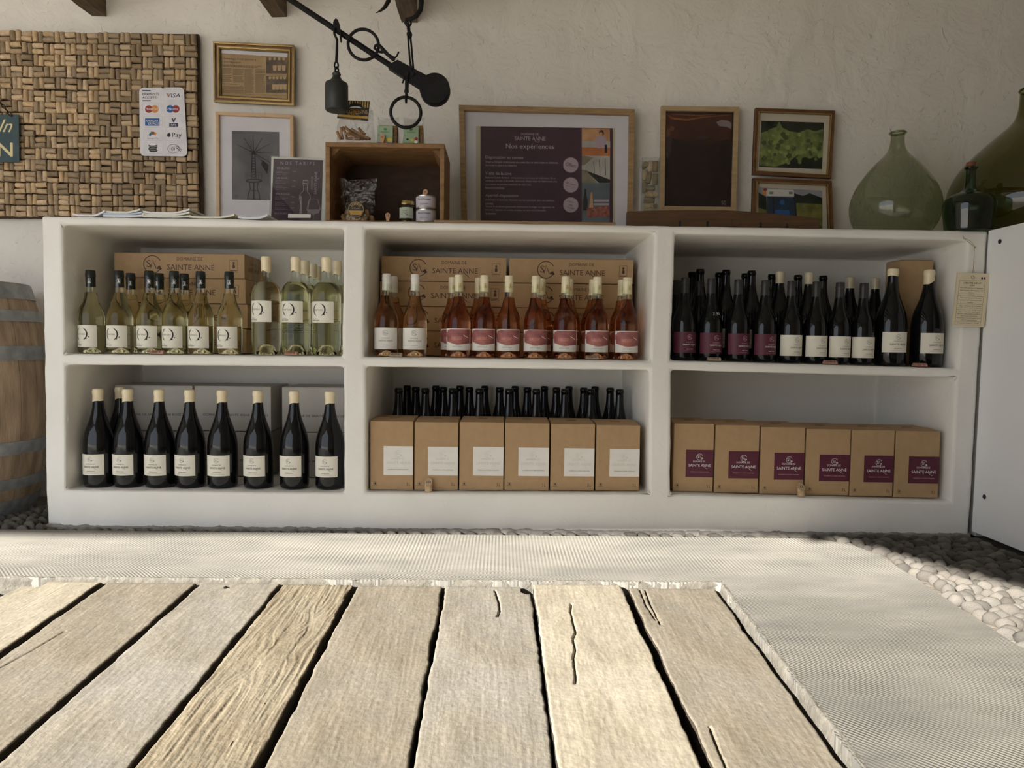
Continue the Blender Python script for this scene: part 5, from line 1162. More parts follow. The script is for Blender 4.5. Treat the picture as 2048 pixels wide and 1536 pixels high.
def c_trac(cv):
    Z = lambda x, y: (1240 + x / 4.655, 300 + y / 4.655)
    cv.poly([Z(1290, 350), Z(1878, 380), Z(1880, 740), Z(1280, 740)], VSK, 1); cv.poly([Z(1285, 470), Z(1880, 500), Z(1880, 740), Z(1282, 740)], VG3, 2); cv.poly([Z(1615, 405), Z(1700, 430), Z(1760, 405), Z(1878, 450), Z(1878, 505), Z(1615, 495)], VG2, 3); cv.poly([Z(1286, 400), Z(1360, 440), Z(1360, 560), Z(1286, 540)], VG2, 3)
    cv.poly([Z(1365, 435), Z(1632, 445), Z(1650, 740), Z(1362, 740)], VBL, 4); cv.poly([Z(1355, 365), Z(1612, 375), Z(1618, 435), Z(1358, 430)], KPALE, 5)
    for x in (1405, 1585): a, b = Z(x, 403); cv.rect(a - 4, b - 2.6, a + 4, b + 2.6, KG, 6)
    for x in (1420, 1620): cv.line([Z(x, 445), Z(x + 15, 735)], 1.4, K, 6)
    c = Z(1505, 490); cv.disc(c[0], c[1], 5, KBLUE, 6); cv.poly([Z(1440, 560), Z(1570, 560), Z(1590, 700), Z(1430, 700)], KBLUE, 5); c = Z(1340, 400); cv.disc(c[0], c[1], 4, KORG, 5, 5); cv.disc(c[0] + 2, c[1] - 6, 4, KRED, 5, 3)
frame('tractor_photo', 'lower brown framed photo of a tractor among the vines', [(1503, 358), (1659.5, 364), (1664, 488), (1500, 484)], WALL_Y - .045, .05, 9, .018, M_brown, M_cream, c_trac, [(0, 3, .004, M_brown, 'outer_bead'), (7, 9, .003, M_gold, 'gilt_slip')])

# ================================================================== THINGS ON TOP OF THE SHELF UNIT
def top_at(px, Y): X = XP(px, Y, 1.13); return Vector((X, Y, TOPZ(X)))
# price list in an acrylic stand
def tarifs():
    pl = Pl(2.80, .08, 1.13); q = [(543.5, 313.5), (650, 319), (650, 447), (541, 445)]
    t = thing('price_list', 'plum wine price list in a clear acrylic stand', 'sign', top_at(596, 2.80)); org = Vector(t.location)
    def B(mb, nm, m, **k): mb.v = [tuple(Vector(v) - org) for v in mb.v]; return mb.build(nm, m, t, **k)
    mb = MB(); pl.slab(mb, q, 0, .004); B(mb, 'card', M_paper)
    mb = MB(); pl.slab(mb, inset(q, -1.2), .0055, .0075); B(mb, 'acrylic_front', M_acryl)
    X0 = org.x - .10; X1 = org.x + .10
    MB().box(X0 - org.x, X1 - org.x, -.03, .05, 0, .003).build('acrylic_foot', M_acryl, t)
    Z = lambda x, y: (420 + x / 6.68, 220 + y / 6.68)
    cv = Cv(True); cv.poly([Z(855, 655), Z(1515, 675), Z(1490, 1480), Z(820, 1480)], PLUM, 1)
    def tx(s_, x0, y0, x1, y1, m=KMUT, ang=-.015): (a, b), (c, d) = Z(x0, y0), Z(x1, y1); cv.text(s_, (a + c) / 2, (b + d) / 2, c - a, d - b, m, 3, ang)
    tx('N O S   T A R I F S', 948, 695, 1400, 740); tx('VIN BLANC', 895, 768, 1072, 798); tx('VIN ROSÉ', 890, 898, 1042, 925); tx('VIN ROUGE', 880, 1110, 1070, 1140); tx('BAG IN BOX 5 L', 868, 1375, 1095, 1398)
    for y, n, p in ((820, 3, '8.60€'), (940, 3, '7.20€'), (1018, 3, '8.20€'), (1155, 3, '7.90€'), (1232, 3, '9.90€'), (1305, 2, '23.00€')):
        for k in range(n): tx(('Part Égale blanc', 'IGP Pays d’Oc 2023, 75 cl', 'magnum 1,5 litre')[k], 890 - (y - 820) * .04, y + k * 20, (985, 1058, 1025)[k] - (y - 820) * .04, y + k * 20 + 12)
        tx(p, 1108 - (y - 820) * .06, y, 1155 - (y - 820) * .06, y + 16)
    a, b = Z(1365, 980); cv.text('DOMAINE DE', a, b, 26, 3.2, KMUT, 3, pi / 2 - .03); a, b = Z(1415, 980); cv.text('SAINTE ANNE', a, b, 45, 5.2, KMUT, 3, pi / 2 - .03); cv.line([Z(1430, 930), Z(1455, 925), Z(1462, 905)], .8, KMUT, 3)
    bl = [(1248, 945), (1246, 1000), (1255, 1010), (1252, 1085), (1200, 1140), (1196, 1190), (1212, 1230), (1205, 1400)]; br = [(1314, 950), (1312, 1000), (1304, 1012), (1302, 1090), (1340, 1140), (1342, 1180), (1322, 1225), (1310, 1400)]
    cv.line([Z(*p) for p in bl], .9, KMUT, 3); cv.line([Z(*p) for p in br], .9, KMUT, 3); cv.line([Z(1248, 948), Z(1312, 950)], 1.2, KMUT, 3); cv.line([Z(1248, 985), Z(1312, 990)], 1.6, KMUT, 3); cv.line([Z(1220, 1150), Z(1222, 1390)], 1.6, KMUT, 3)
    cv.line([Z(1340, 1190), Z(1440, 1195)], .4, KMUT, 3); cv.line([Z(1345, 1195), Z(1296, 1325), Z(1320, 1375), Z(1385, 1400), Z(1450, 1378), Z(1476, 1325), Z(1440, 1198)], .7, KMUT, 3); cv.poly([Z(1300, 1330), Z(1472, 1330), Z(1450, 1372), Z(1385, 1395), Z(1325, 1370)], ink('glass_sketch', S(134, 116, 128)), 3); cv.line([Z(1385, 1400), Z(1385, 1470)], 1, KMUT, 3)
    cv.build('print', lambda x, y, l: pl.on(x, y, .004 + .0002 * l) - org, t)
    c = MB(); pl.slab(c, [Z(1055, 1398), Z(1355, 1403), Z(1352, 1450), Z(1052, 1450)], .009, .0105); B(c, 'price_slip', M_paper)
tarifs()
# wooden crate on its side
def crate():
    Yf = 2.665; d = .27; zt = TOPZ(-.6)
    A = PY(650.5, 282, Yf); Bp = PY(889, 289, Yf); x0, x1 = A.x, Bp.x; z1 = (A.z + Bp.z) / 2; T = .0165
    t = thing('wooden_crate', 'old open wooden crate standing on its side', 'crate', ((x0 + x1) / 2, Yf, zt)); w = x1 - x0; h = z1 - zt
    MB().box(-w / 2, w / 2, 0, d, h - T, h).build('top_board', M_crate, t, bevel=.0015); MB().box(-w / 2, w / 2, .004, d, 0, .010).build('bottom_board', M_crate, t)
    for s in (-1, 1): MB().box(min(s * w / 2, s * (w / 2 - T)), max(s * w / 2, s * (w / 2 - T)), .001, d, .0, h - T - .0005).build('side_board', M_crate, t, bevel=.0015)
    for k in range(3): MB().box(-w / 2 + .001, w / 2 - .001, d, d + .009, .002 + k * (h - .006) / 3, (k + 1) * (h - .006) / 3 + .0018).build('back_board', pm('crate_back_shade', (0.060, 0.028, 0.013, 1), (0.035, 0.017, 0.009, 1), 9, .8, stretch=(2, 5, 5)), t)  # back boards a darker copy of the crate wood, for the unlit inside
    for s in (-1, 1): MB().prism([(s * (w / 2 - T), .03, h - T), (s * (w / 2 - T - .03), .03, h - T), (s * (w / 2 - T), .03, h - T - .032)], [(s * (w / 2 - T), d, h - T), (s * (w / 2 - T - .03), d, h - T), (s * (w / 2 - T), d, h - T - .032)]).build('corner_block', M_crate, t)
    for s in (-1, 1):
        for k in range(2): MB().lathe([(.0022, 0), (.0015, .001), (0, .0012)], 8, axis='y').build('nail', M_iron, t, loc=(s * (w / 2 - T / 2), .0006, h * (.3 + .4 * k)))
    return t, z1, zt, x0, x1
cr, CZ, CB, CX0, CX1 = crate()
IZ = CB + .0105
def bag_mesh(w, d, h, seed, wr=.006, pinch=.45):
    n, m = 26, 16; vs = []
    for j in range(m + 1):
        f = j / m; sq = 1 - (1 - pinch * 0) * 0; dd = d * (1 - f ** 2.2) + .002; ww = w * (1 + .06 * sin(f * 4 + seed))
        for k in range(n):
            a = 2 * pi * k / n; c, s_ = cos(a), sin(a); ex = .55
            x = ww / 2 * abs(c) ** ex * (1 if c > 0 else -1); y = dd / 2 * abs(s_) ** ex * (1 if s_ > 0 else -1); z = h * f + (.05 * h * (abs(x) / (w / 2)) ** 2 if f > .9 else 0)
            q = Vector((x * 28 + seed, y * 28, z * 22)); vs.append((x + wr * mnoise.noise(q), y + wr * mnoise.noise(q + Vector((7, 0, 0))), max(0, z + (wr * .5 * mnoise.noise(q + Vector((0, 9, 0))) if j else 0))))
    fs = [(j * n + k, j * n + (k + 1) % n, (j + 1) * n + (k + 1) % n, (j + 1) * n + k) for j in range(m) for k in range(n)] + [tuple(range(n - 1, -1, -1))]
    return MB().add(vs, fs)
def grissini():
    Y = 2.755; X = XP(712, Y, CZ); t = thing('breadstick_bag', 'clear bag of breadsticks with a black and gold header card', 'food bag', (X, Y, CZ))
    bag_mesh(.138, .055, .14, 1.0).build('film_bag', M_bag, t, smooth=80)
    org = Vector(t.location)
    for k, pts in enumerate((((195, 470), (210, 510), (235, 560)), ((238, 425), (245, 500), (258, 560)), ((258, 420), (285, 480), (308, 556)), ((285, 418), (370, 505), (460, 560)), ((310, 495), (370, 530), (430, 558)), ((355, 445), (450, 500), (560, 556)), ((330, 455), (430, 530), (535, 562)), ((440, 432), (470, 470), (512, 505)), ((300, 548), (380, 556), (460, 562)), ((380, 475), (450, 520), (520, 555)), ((340, 540), (430, 552), (500, 560)), ((420, 540), (500, 552), (575, 558)))):
        dy = (-.014, -.010, -.005, -.002, -.014, -.008, .006, .010, -.016, .014, .004, .015)[k]
        MB().tube([PY(640 + x / 5.69, 180 + y / 5.69, Y + dy) - org for x, y in pts], .0052, 8).build('breadstick', M_bread, t, smooth=60)
    Z = lambda x, y: (640 + x / 5.69, 180 + y / 5.69)
    pl = Pl(Y - .018, -.04, CZ); org = Vector(t.location); q = [Z(235, 115), Z(568, 130), Z(548, 355), Z(195, 320)]
    mb = MB(); mb.prism([pl.on(x, y, .002) - org for x, y in q], [pl.on(x, y, 0) - org for x, y in q]); mb.build('header_card', M_black, t)
    cv = Cv(True)
    for k in range(11): x = 250 + k * 29; cv.poly([Z(x, 122 + k), Z(x + 14, 123 + k), Z(x + 10, 195 + k), Z(x - 4, 194 + k)], KGOLD, 1)
    c = Z(405, 205); cv.poly([(c[0] + 15 * cos(pi + pi * k / 12), c[1] + 9.5 * sin(pi + pi * k / 12)) for k in range(13)], K, 2); c = Z(405, 210); cv.poly([(c[0] + 12 * cos(pi + pi * k / 12), c[1] + 4 * sin(pi + pi * k / 12)) for k in range(13)], KW, 3)
    def tx(s_, x0, y0, x1, y1, m): (a, b), (c, d) = Z(x0, y0), Z(x1, y1); cv.text(s_, (a + c) / 2, (b + d) / 2, c - a, d - b, m, 3, -.05)
    tx('MINI GRESSINS', 222, 222, 545, 268, KGOLD); tx('ET OLIVES', 322, 260, 448, 288, KGOLD); cv.poly([Z(212, 278), Z(550, 302), Z(546, 330), Z(208, 302)], KGOLD, 1); tx('biscuiterie artisanale', 285, 318, 470, 346, KGOLD)
    cv.build('print', lambda x, y, l: pl.on(x, y, .002 + .0003 * l) - org, t)
grissini()
def crackers(px, label, art, price=None):
    Y = 2.735; X = XP(px, Y, CZ); t = thing('cracker_pack', label, 'food bag', (X, Y, CZ), 'cracker packs on the crate')
    bag_mesh(.080, .050, .110, px * .01, .003).build('film_bag', M_bag, t, smooth=80)
    for k in range(7): MB().box(-.033 + random.uniform(-.001, .001), .034, -.018 + k * .0054, -.018 + k * .0054 + .0042, .003, .076 + random.uniform(-.002, .004)).build('cracker', M_cracker, t, bevel=.001)
    MB().box(-.036, .020, -.0285, -.0278, .004, .073).build('paper_label', KPG, t)
    cv = Cv(); cv.disc(-.003, .049, .005, KGREEN, 2, .0035); cv.text('Crackers', -.003, .041, .026, .0035, K); cv.text('BIO', -.022, .032, .006, .003, KGREEN); cv.rect(-.026, .005, .020, .010, KBLUE if art == 0 else KGREEN, 1)
    if art == 0: cv.disc(.010, .018, .008, KYEL, 2, .006); cv.disc(-.004, .015, .007, KGOLD, 2, .005)
    else: cv.disc(.013, .022, .005, KRED, 2); cv.disc(.0, .018, .005, KYEL, 2, .004); cv.disc(.012, .013, .005, KW, 2, .004); cv.disc(-.014, .020, .004, K, 2, .003)
    cv.build('print', lambda u, v, l: (u * 1.2 - .004, -.0287 - .0002 * l, v * 1.25), t)
crackers(777, 'pack of crackers with a blue-striped label on the crate', 0); crackers(828, 'pack of crackers with a tomato label, behind the hanging iron ring', 1)
M_spoon = pm('spoon_wood', S(206, 160, 120), S(190, 142, 104), 20, .7, stretch=(1, 1, .3))
def spoon(px, py, Y, txt, label, ang=0.0, s=1.0, base=None):
    c = PY(px, py, Y); t = thing('price_spoon', label, 'price tag', c if base is None else c, 'wooden spoon price tags', 0); org = c
    pts = []
    for k in range(20):
        a = 2 * pi * k / 20; r = .0105 * s; x, z = r * .86 * cos(a), r * sin(a)
        if z < -r * .55: x = .0045 * s * (1 if x > 0 else -1); z = -r * 2.0
        pts.append((x * cos(ang) + z * sin(ang), z * cos(ang) - x * sin(ang)))
    MB().prism([(x, -.0008, z) for x, z in pts], [(x, .0008, z) for x, z in pts]).build('spoon_blade', M_spoon, t)
    cv = Cv(); cv.text(txt, 0, 0, .011 * s, .008 * s, K, 2, -ang * .4); cv.build('written_price', lambda u, v, l: (u, -.0009 - .0002 * l, v), t)
spoon(764.5, 274, 2.695, '3€', 'wooden spoon price tag reading 3€ by the crackers'); spoon(850.5, 384, 2.700, '4€', 'wooden spoon price tag reading 4€ above the tins', .35); spoon(775.5, 431, 2.690, '5€', 'wooden spoon price tag reading 5€ on the crate floor')
def biscuits():
    Y = 2.745; X = XP(716, Y, IZ); t = thing('biscuit_bag', 'clear bag of biscuits with a round black label inside the crate', 'food bag', (X, Y, IZ))
    bag_mesh(.138, .075, .165, 4.0, .007).build('film_bag', M_bag, t, smooth=80)
    for k in range(9):
        x = -.048 + (k % 5) * .024 + (k // 5) * .010; z = .0195 + (k // 5) * .020; y = random.uniform(-.02, .012)
        o = MB().lathe([(0, -.006), (.014, -.006), (.0165, 0), (.014, .006), (0, .008)], 16).build('biscuit', M_biscuit, t, smooth=50, loc=(x, y, z)); o.rotation_euler = (1.2 + random.uniform(-.4, .4), random.uniform(-.4, .4), random.uniform(0, 3))
    MB().lathe([(0, 0), (.030, 0), (.030, .001), (0, .001)], 28, axis='y').build('round_label', M_black, t, loc=(.002, -.047, .045))
    cv = Cv(); cv.arc(0, 0, .028, .0012, KGOLD, 0, 360)
    for k in range(7): a = math.radians(40 + k * 17); cv.line([(.017 * cos(a), .017 * sin(a)), (.026 * cos(a), .026 * sin(a))], .003, KGOLD)
    cv.poly([(-.027, -.004), (.027, -.004), (.018, -.020), (-.018, -.020)], KGOLD, 1); cv.text('CROQUANTS', 0, .003, .034, .006, KGOLD); cv.text('aux olives', 0, -.011, .024, .004, K, 2)
    cv.build('print', lambda u, v, l: (u + .002, -.0473 - .0003 * l, v + .045), t)
biscuits()
def tin(px, z, label, jar=False):
    Y = 2.725; X = XP(px, Y, z); t = thing('jar' if jar else 'food_tin', label, 'jar' if jar else 'tin', (X, Y, z), None if jar else 'stacked tins of campaign terrine'); r = .0375 if not jar else .0295
    if jar:
        MB().lathe([(0, 0), (r * .9, 0), (r, .004), (r, .060), (r * .93, .067), (0, .067)], 32).build('glass_body', pm('tapenade', (.02, .018, .012, 1), None, 30, .12), t, smooth=50)
        MB().lathe([(r, .067), (r, .080), (r * .94, .082), (0, .082)], 32).build('lid', M_gold, t, smooth=50); MB().lathe([(r + .0006, .001), (r + .0006, .005)], 32).build('base_rim', M_gold, t)
        lb = label_patch(r + .0005, .062, .016, .056, ink('jar_label', S(178, 186, 168)), t, -.05); cv = Cv(); cv.text('Tapenade', -.004, .006, .020, .004, K); cv.text('olives noires', -.004, -.001, .022, .003, K); cv.line([(-.015, -.008), (-.002, -.004), (.006, -.009)], .002, K); cv.text('BIO 90 g', .010, -.010, .014, .003, K); cv.build('print', arc_map(r + .0007, .036, -.05), lb)
    else:
        MB().lathe([(0, .001), (r * .96, 0), (r * 1.01, .0015), (r, .004), (r, .047), (r * 1.01, .0495), (r * .96, .051), (r * .94, .049), (0, .049)], 36).build('tin_body', M_tin, t, smooth=40)
        lb = label_patch(r + .0005, .180, .0060, .0450, ink('tin_label', S(196, 192, 200)), t, 0); cv = Cv(); cv.text('Pâté de Campagne', -.004, .008, .050, .0085, K, 2, shear=.3); cv.text('Fabrication maison', -.004, -.008, .034, .006, KG, 2, shear=.3); cv.build('print', arc_map(r + .0007, .0255, 0), lb)
tin(814, IZ, 'small dark jar of tapenade with a gold lid inside the crate', True)
tin(852, IZ, 'lower of two terrine tins stacked inside the crate'); tin(852, IZ + .0515, 'upper of two terrine tins stacked inside the crate')
# wooden rod and curved plank at the front of the top
a = top_at(868, 2.66); b = top_at(1230, 2.66)
o = MB().box(a.x, b.x, 2.645, 2.675, min(a.z, b.z) + .0, max(a.z, b.z) + .013).build('wooden_batten', M_oak, None, bevel=.004); recenter(o, ((a.x + b.x) / 2, 2.66, min(a.z, b.z))); tag(o, 'narrow oak batten lying in front of the plum poster', 'batten')
def plank_rack():
    Y = 2.70; pts = [(1254, 423), (1300, 421), (1380, 419.5), (1450, 420), (1500, 423), (1560, 428), (1620, 435), (1640, 438)]
    A = top_at(1255, Y); zb = TOPZ(A.x); t = thing('key_rack', 'curved dark oak plank with slots lying on the shelf top', 'rack', top_at(1450, Y)); org = Vector(t.location)
    topc = [PY(x, y, Y) for x, y in pts]; bot = [Vector((p.x, p.y, TOPZ(p.x))) for p in topc]
    vs = [p - org for p in topc + bot[::-1]]; MB().prism(vs, [v + Vector((0, .022, 0)) for v in vs]).build('plank_body', M_walnut, t, bevel=.003)
    for px, py in ((1360, 445), (1415, 446), (1521, 448), (1574, 451)): c = PY(px, py, Y) - org; MB().box(c.x - .004, c.x + .004, -.0012, .004, c.z - .02, c.z + .006).build('slot', M_black, t)
    c = PY(1471, 445, Y) - org; MB().lathe([(0, -.004), (.013, -.004), (.015, 0), (.015, .004)], 24, axis='y').build('knob', M_walnut, t, smooth=50, loc=(c.x, c.y, c.z))
plank_rack()
# acrylic column of corks
def cork_column():
    Y = 2.86; X0 = XP(1281.5, Y, 1.2); X1 = XP(1318, Y, 1.2); z0 = TOPZ(X0); z1 = PY(1300, 315, Y).z; T = .002; w = X1 - X0; d = .055
    t = thing('acrylic_column', 'clear acrylic column filled with wine corks', 'display box', ((X0 + X1) / 2, Y, z0)); h = z1 - z0
    MB().box(-w / 2, w / 2, 0, T, 0, h).build('front_pane', M_acryl, t); MB().box(-w / 2, w / 2, d - T, d, 0, h).build('back_pane', M_acryl, t)
    for s in (-1, 1): MB().box(min(s * w / 2, s * (w / 2 - T)), max(s * w / 2, s * (w / 2 - T)), T, d - T, 0, h).build('side_pane', M_acryl, t)
    MB().box(-w / 2 + T, w / 2 - T, T, d - T, 0, T).build('base_pane', M_acryl, t)
    cm = MB().lathe([(r * .0115, (z - .5) * .042) for r, z in [(0, 0), (.88, 0), (1, .05), (1, .95), (.88, 1), (0, 1)]], 14).mesh('cork', M_cork, 40)
    ZZ = lambda x, y: (1240 + x / 4.655, 300 + y / 4.655); loose = []
    for x, y, kind in ((232, 140, 'end'), (283, 155, 'v'), (335, 155, 'v'), (222, 235, 'v'), (266, 262, 't'), (333, 272, 'v'), (230, 352, 'v'), (300, 356, 'h'), (250, 415, 'h'), (332, 415, 'end'), (268, 470, 'h'), (250, 522, 't2'), (327, 528, 'end'), (262, 560, 'h')):
        p = PY(*ZZ(x, y), Y + .016); o = bpy.data.objects.new('loose_cork', cm); COL.objects.link(o); o.location = (min(max(p.x, X0 + .015), X1 - .015), p.y, max(p.z, z0 + .016))
        o.rotation_euler = {'v': (0, random.uniform(-.1, .1), 0), 't': (0, .2, 0), 'h': (0, pi / 2 + random.uniform(-.08, .08), 0), 't2': (0, pi / 2 - .25, 0), 'end': (pi / 2, 0, 0)}[kind]
        if kind in ('h', 't2'): o.location.x = (X0 + X1) / 2 + random.uniform(-.004, .004)
        if kind == 'end': o.location.y += .008
        loose.append(o)
    for k, o in enumerate(sorted(loose, key=lambda o: -o.location.z)): tag(o, f'{ORD[k]} cork from the top inside the clear acrylic column', 'cork', 'corks inside the acrylic column')
cork_column()
# magazines
MAGM = [pm('magazine_%d' % k, c, None, 14, .35) for k, c in enumerate(((.78, .78, .80, 1), (.74, .72, .68, 1), (.50, .58, .70, 1), (.80, .76, .60, 1)))]
def magazine(px0, px1, Y, z, th, curl, label, m, d=.16):
    X0 = XP(px0, Y, z); X1 = XP(px1, Y, z); n = 14; vs = []
    for i in range(n + 1):
        f = i / n; x = X0 + (X1 - X0) * f; c = curl * max(0, (f - .62) / .38) ** 1.6 + abs(curl) * .25 * max(0, (.2 - f) / .2)
        for y, dz in ((Y, 0), (Y + d, 0), (Y + d, th), (Y, th)): vs.append((x - curl * .2 * f, y, z + dz + c))
    fs = [(0, 1, 2, 3), (4 * n + 3, 4 * n + 2, 4 * n + 1, 4 * n)] + [(4 * i + k, 4 * i + 4 + k, 4 * i + 4 + (k + 1) % 4, 4 * i + (k + 1) % 4) for i in range(n) for k in range(4)]
    o = MB().add(vs, fs).build('magazine', m); recenter(o, ((X0 + X1) / 2, Y, z)); o.rotation_euler = (0, 0, random.uniform(-.03, .03)); return tag(o, label, 'magazine', 'magazines on the shelf top')
zt = TOPZ(-1.4)
for i, (a, b, n, cu) in enumerate(((145, 212, 1, -.012), (205, 288, 3, .008), (285, 382, 3, .010), (376, 470, 1, .007), (476, 536, 1, -.008))):
    z = TOPZ(XP((a + b) / 2, 2.65, 1.13))
    for k in range(n):
        magazine(a + random.uniform(-3, 3) * k, b - random.uniform(0, 4) * k, 2.615 + .004 * k, z + k * .0074, .0066, abs(cu) * 1.5 * (k + 1) / n, f'{("only", "bottom", "middle", "top")[0 if n == 1 else k + 1]} magazine of the {("first", "second", "third", "fourth", "fifth")[i]} pile from the left', MAGM[(i + k) % 4 if k else (0, 0, 1, 3, 0)[i]])

# ================================================================== DEMIJOHNS
def demijohn(name, label, px, Y, prof_px, mat, base_py, cork=False):
    """prof_px: (half width px, py) from the lip down"""
    t0 = top_at(px, Y); s = (t0 - CAM).dot(_f) / F
    d = t0 - CAM; pyb = 768 - F * d.dot(UPV) / d.dot(_f)
    t = thing(name, label, 'demijohn', t0, 'glass demijohns')
    prof = [(hw * s, (pyb - py) * s) for hw, py in prof_px][::-1]; prof = [(0, .002)] + [(r, max(.0, z)) for r, z in prof]
    sm = []
    for i in range(len(prof) - 1):
        for k in range(4):
            f = k / 4; p0 = prof[max(i - 1, 0)]; p1 = prof[i]; p2 = prof[i + 1]; p3 = prof[min(i + 2, len(prof) - 1)]
            g = lambda c: .5 * (2 * p1[c] + (p2[c] - p0[c]) * f + (2 * p0[c] - 5 * p1[c] + 4 * p2[c] - p3[c]) * f * f + (3 * p1[c] - p0[c] - 3 * p2[c] + p3[c]) * f ** 3)
            sm.append((max(0, g(0)), max(0, g(1))))
    sm.append(prof[-1]); sm[0] = (0, sm[0][1])
    MB().lathe(sm, 48).build('glass_body', mat, t, smooth=70)
    r, z = prof[-1]
    MB().tube([((r + .0015) * cos(2 * pi * k / 32), (r + .0015) * sin(2 * pi * k / 32), z - .006) for k in range(32)], .0045, 8, True).build('lip_ring', mat, t, smooth=70)
    if cork: MB().lathe([(0, z - .012), (r * .80, z - .012), (r * .98, z + .012), (r * .90, z + .015), (0, z + .015)], 16).build('stopper', pm('red_cork', (.20, .075, .035, 1), None, 60, .85), t, smooth=50)
demijohn('demijohn', 'round clear green demijohn with a short neck', 1787, 2.83, [(13.5, 267), (12.5, 276), (13, 290), (16, 302), (24, 314), (40, 330), (58, 352), (74, 378), (82.5, 405), (83, 425), (78, 446), (68, 464), (56, 480), (48, 487), (40, 489)], M_demi, 489)
demijohn('carafe', 'small dark green carafe with a red stopper at the shelf end', 1936, 2.655, [(9, 335), (9, 342), (9, 358), (10, 374), (13, 381), (22, 387), (34, 392), (43, 399), (47, 409), (46.5, 424), (44, 444), (42, 462), (40, 468)], M_demi2, 470, True)
# ================================================================== WHITE CABINET
CXW = PX(1958, 765, PY(1958, 765, SHELF_Y).x).x
Xc = PY(1944, 1068, SHELF_Y - .01).x + .03
def cabinet():
    x0 = PY(1977, 465, SHELF_Y - .004).x - .001; x1 = x0 + .66; y0 = 1.95; y1 = SHELF_Y - .006; zt = PY(1977, 464, SHELF_Y).z + .003
    xb = PY(1941, 1069, SHELF_Y).x; t = thing('white_cabinet', 'white laminate cabinet standing at the end of the shelves', 'cabinet', (x0, y1, 0))
    o = Vector(t.location)
    dx = xb - x0 
    MB().prism([(dx, 0, .012), (dx, y0 - y1, .012), (0, y0 - y1, zt), (0, 0, zt)], [(dx + .02, 0, .012), (dx + .02, y0 - y1, .012), (.02, y0 - y1, zt), (.02, 0, zt)]).build('side_panel', M_fridge, t)
    MB().box(.021, .66, y0 - y1, -.001, .03, zt - .022).build('cabinet_body', M_fridge, t); MB().box(.02, .66, y0 - y1, -.001, zt - .02, zt).build('top_panel', M_fridge, t)
    MB().box(.05, .63, y0 - y1 - .018, y0 - y1 - .002, .05, zt - .03).build('door', M_fridge, t)
    for yy in (-.08, -.5): MB().lathe([(.018, 0), (.018, .03), (0, .03)], 12).build('foot', M_black, t, loc=(dx + .06, yy, 0))
    n = Vector((zt, 0, -dx)).normalized()
    for px, py in ((2000, 483), (1969, 993.5)):
        # on the side panel plane
        r = ray(px, py); p0 = Vector((xb, 0, .012)); nn = Vector((-(zt - .012), 0, (x0 - xb))).normalized(); s = (p0 - CAM).dot(nn) / r.dot(nn); c = CAM + r * s - o
        q = MB().lathe([(.0085, 0), (.0085, .0015), (.007, .003), (0, .003)], 18).build('screw_cap', M_black, t, smooth=50, loc=c); q.rotation_mode = 'QUATERNION'; q.rotation_quaternion = nn.to_track_quat('Z', 'Y')
    # plinth shelf behind it that carries the big demijohn
    b = MB().box(x0 + .014, x0 + .9, SHELF_Y + .002, WALL_Y - .004, -.01, zt - .006).build('plaster_plinth', M_shelf, None); recenter(b, (x0 + .4, 2.85, 0)); tag(b, 'plaster block continuing the shelf top behind the white cabinet', 'plinth')
    return zt, x0
CABZ, CABX = cabinet()
_tz = TOPZ
TOPZ = lambda X: _tz(X) if X < CABX else CABZ - .005
demijohn('demijohn', 'huge olive green demijohn cut by the edge of the picture', 2060, 2.845, [(29, 182), (29, 192), (30, 215), (34, 235), (44, 252), (70, 276), (100, 304), (128, 336), (144, 368), (151, 402), (148, 434), (134, 462), (112, 484), (100, 489), (80, 490)], M_demi3, 490)

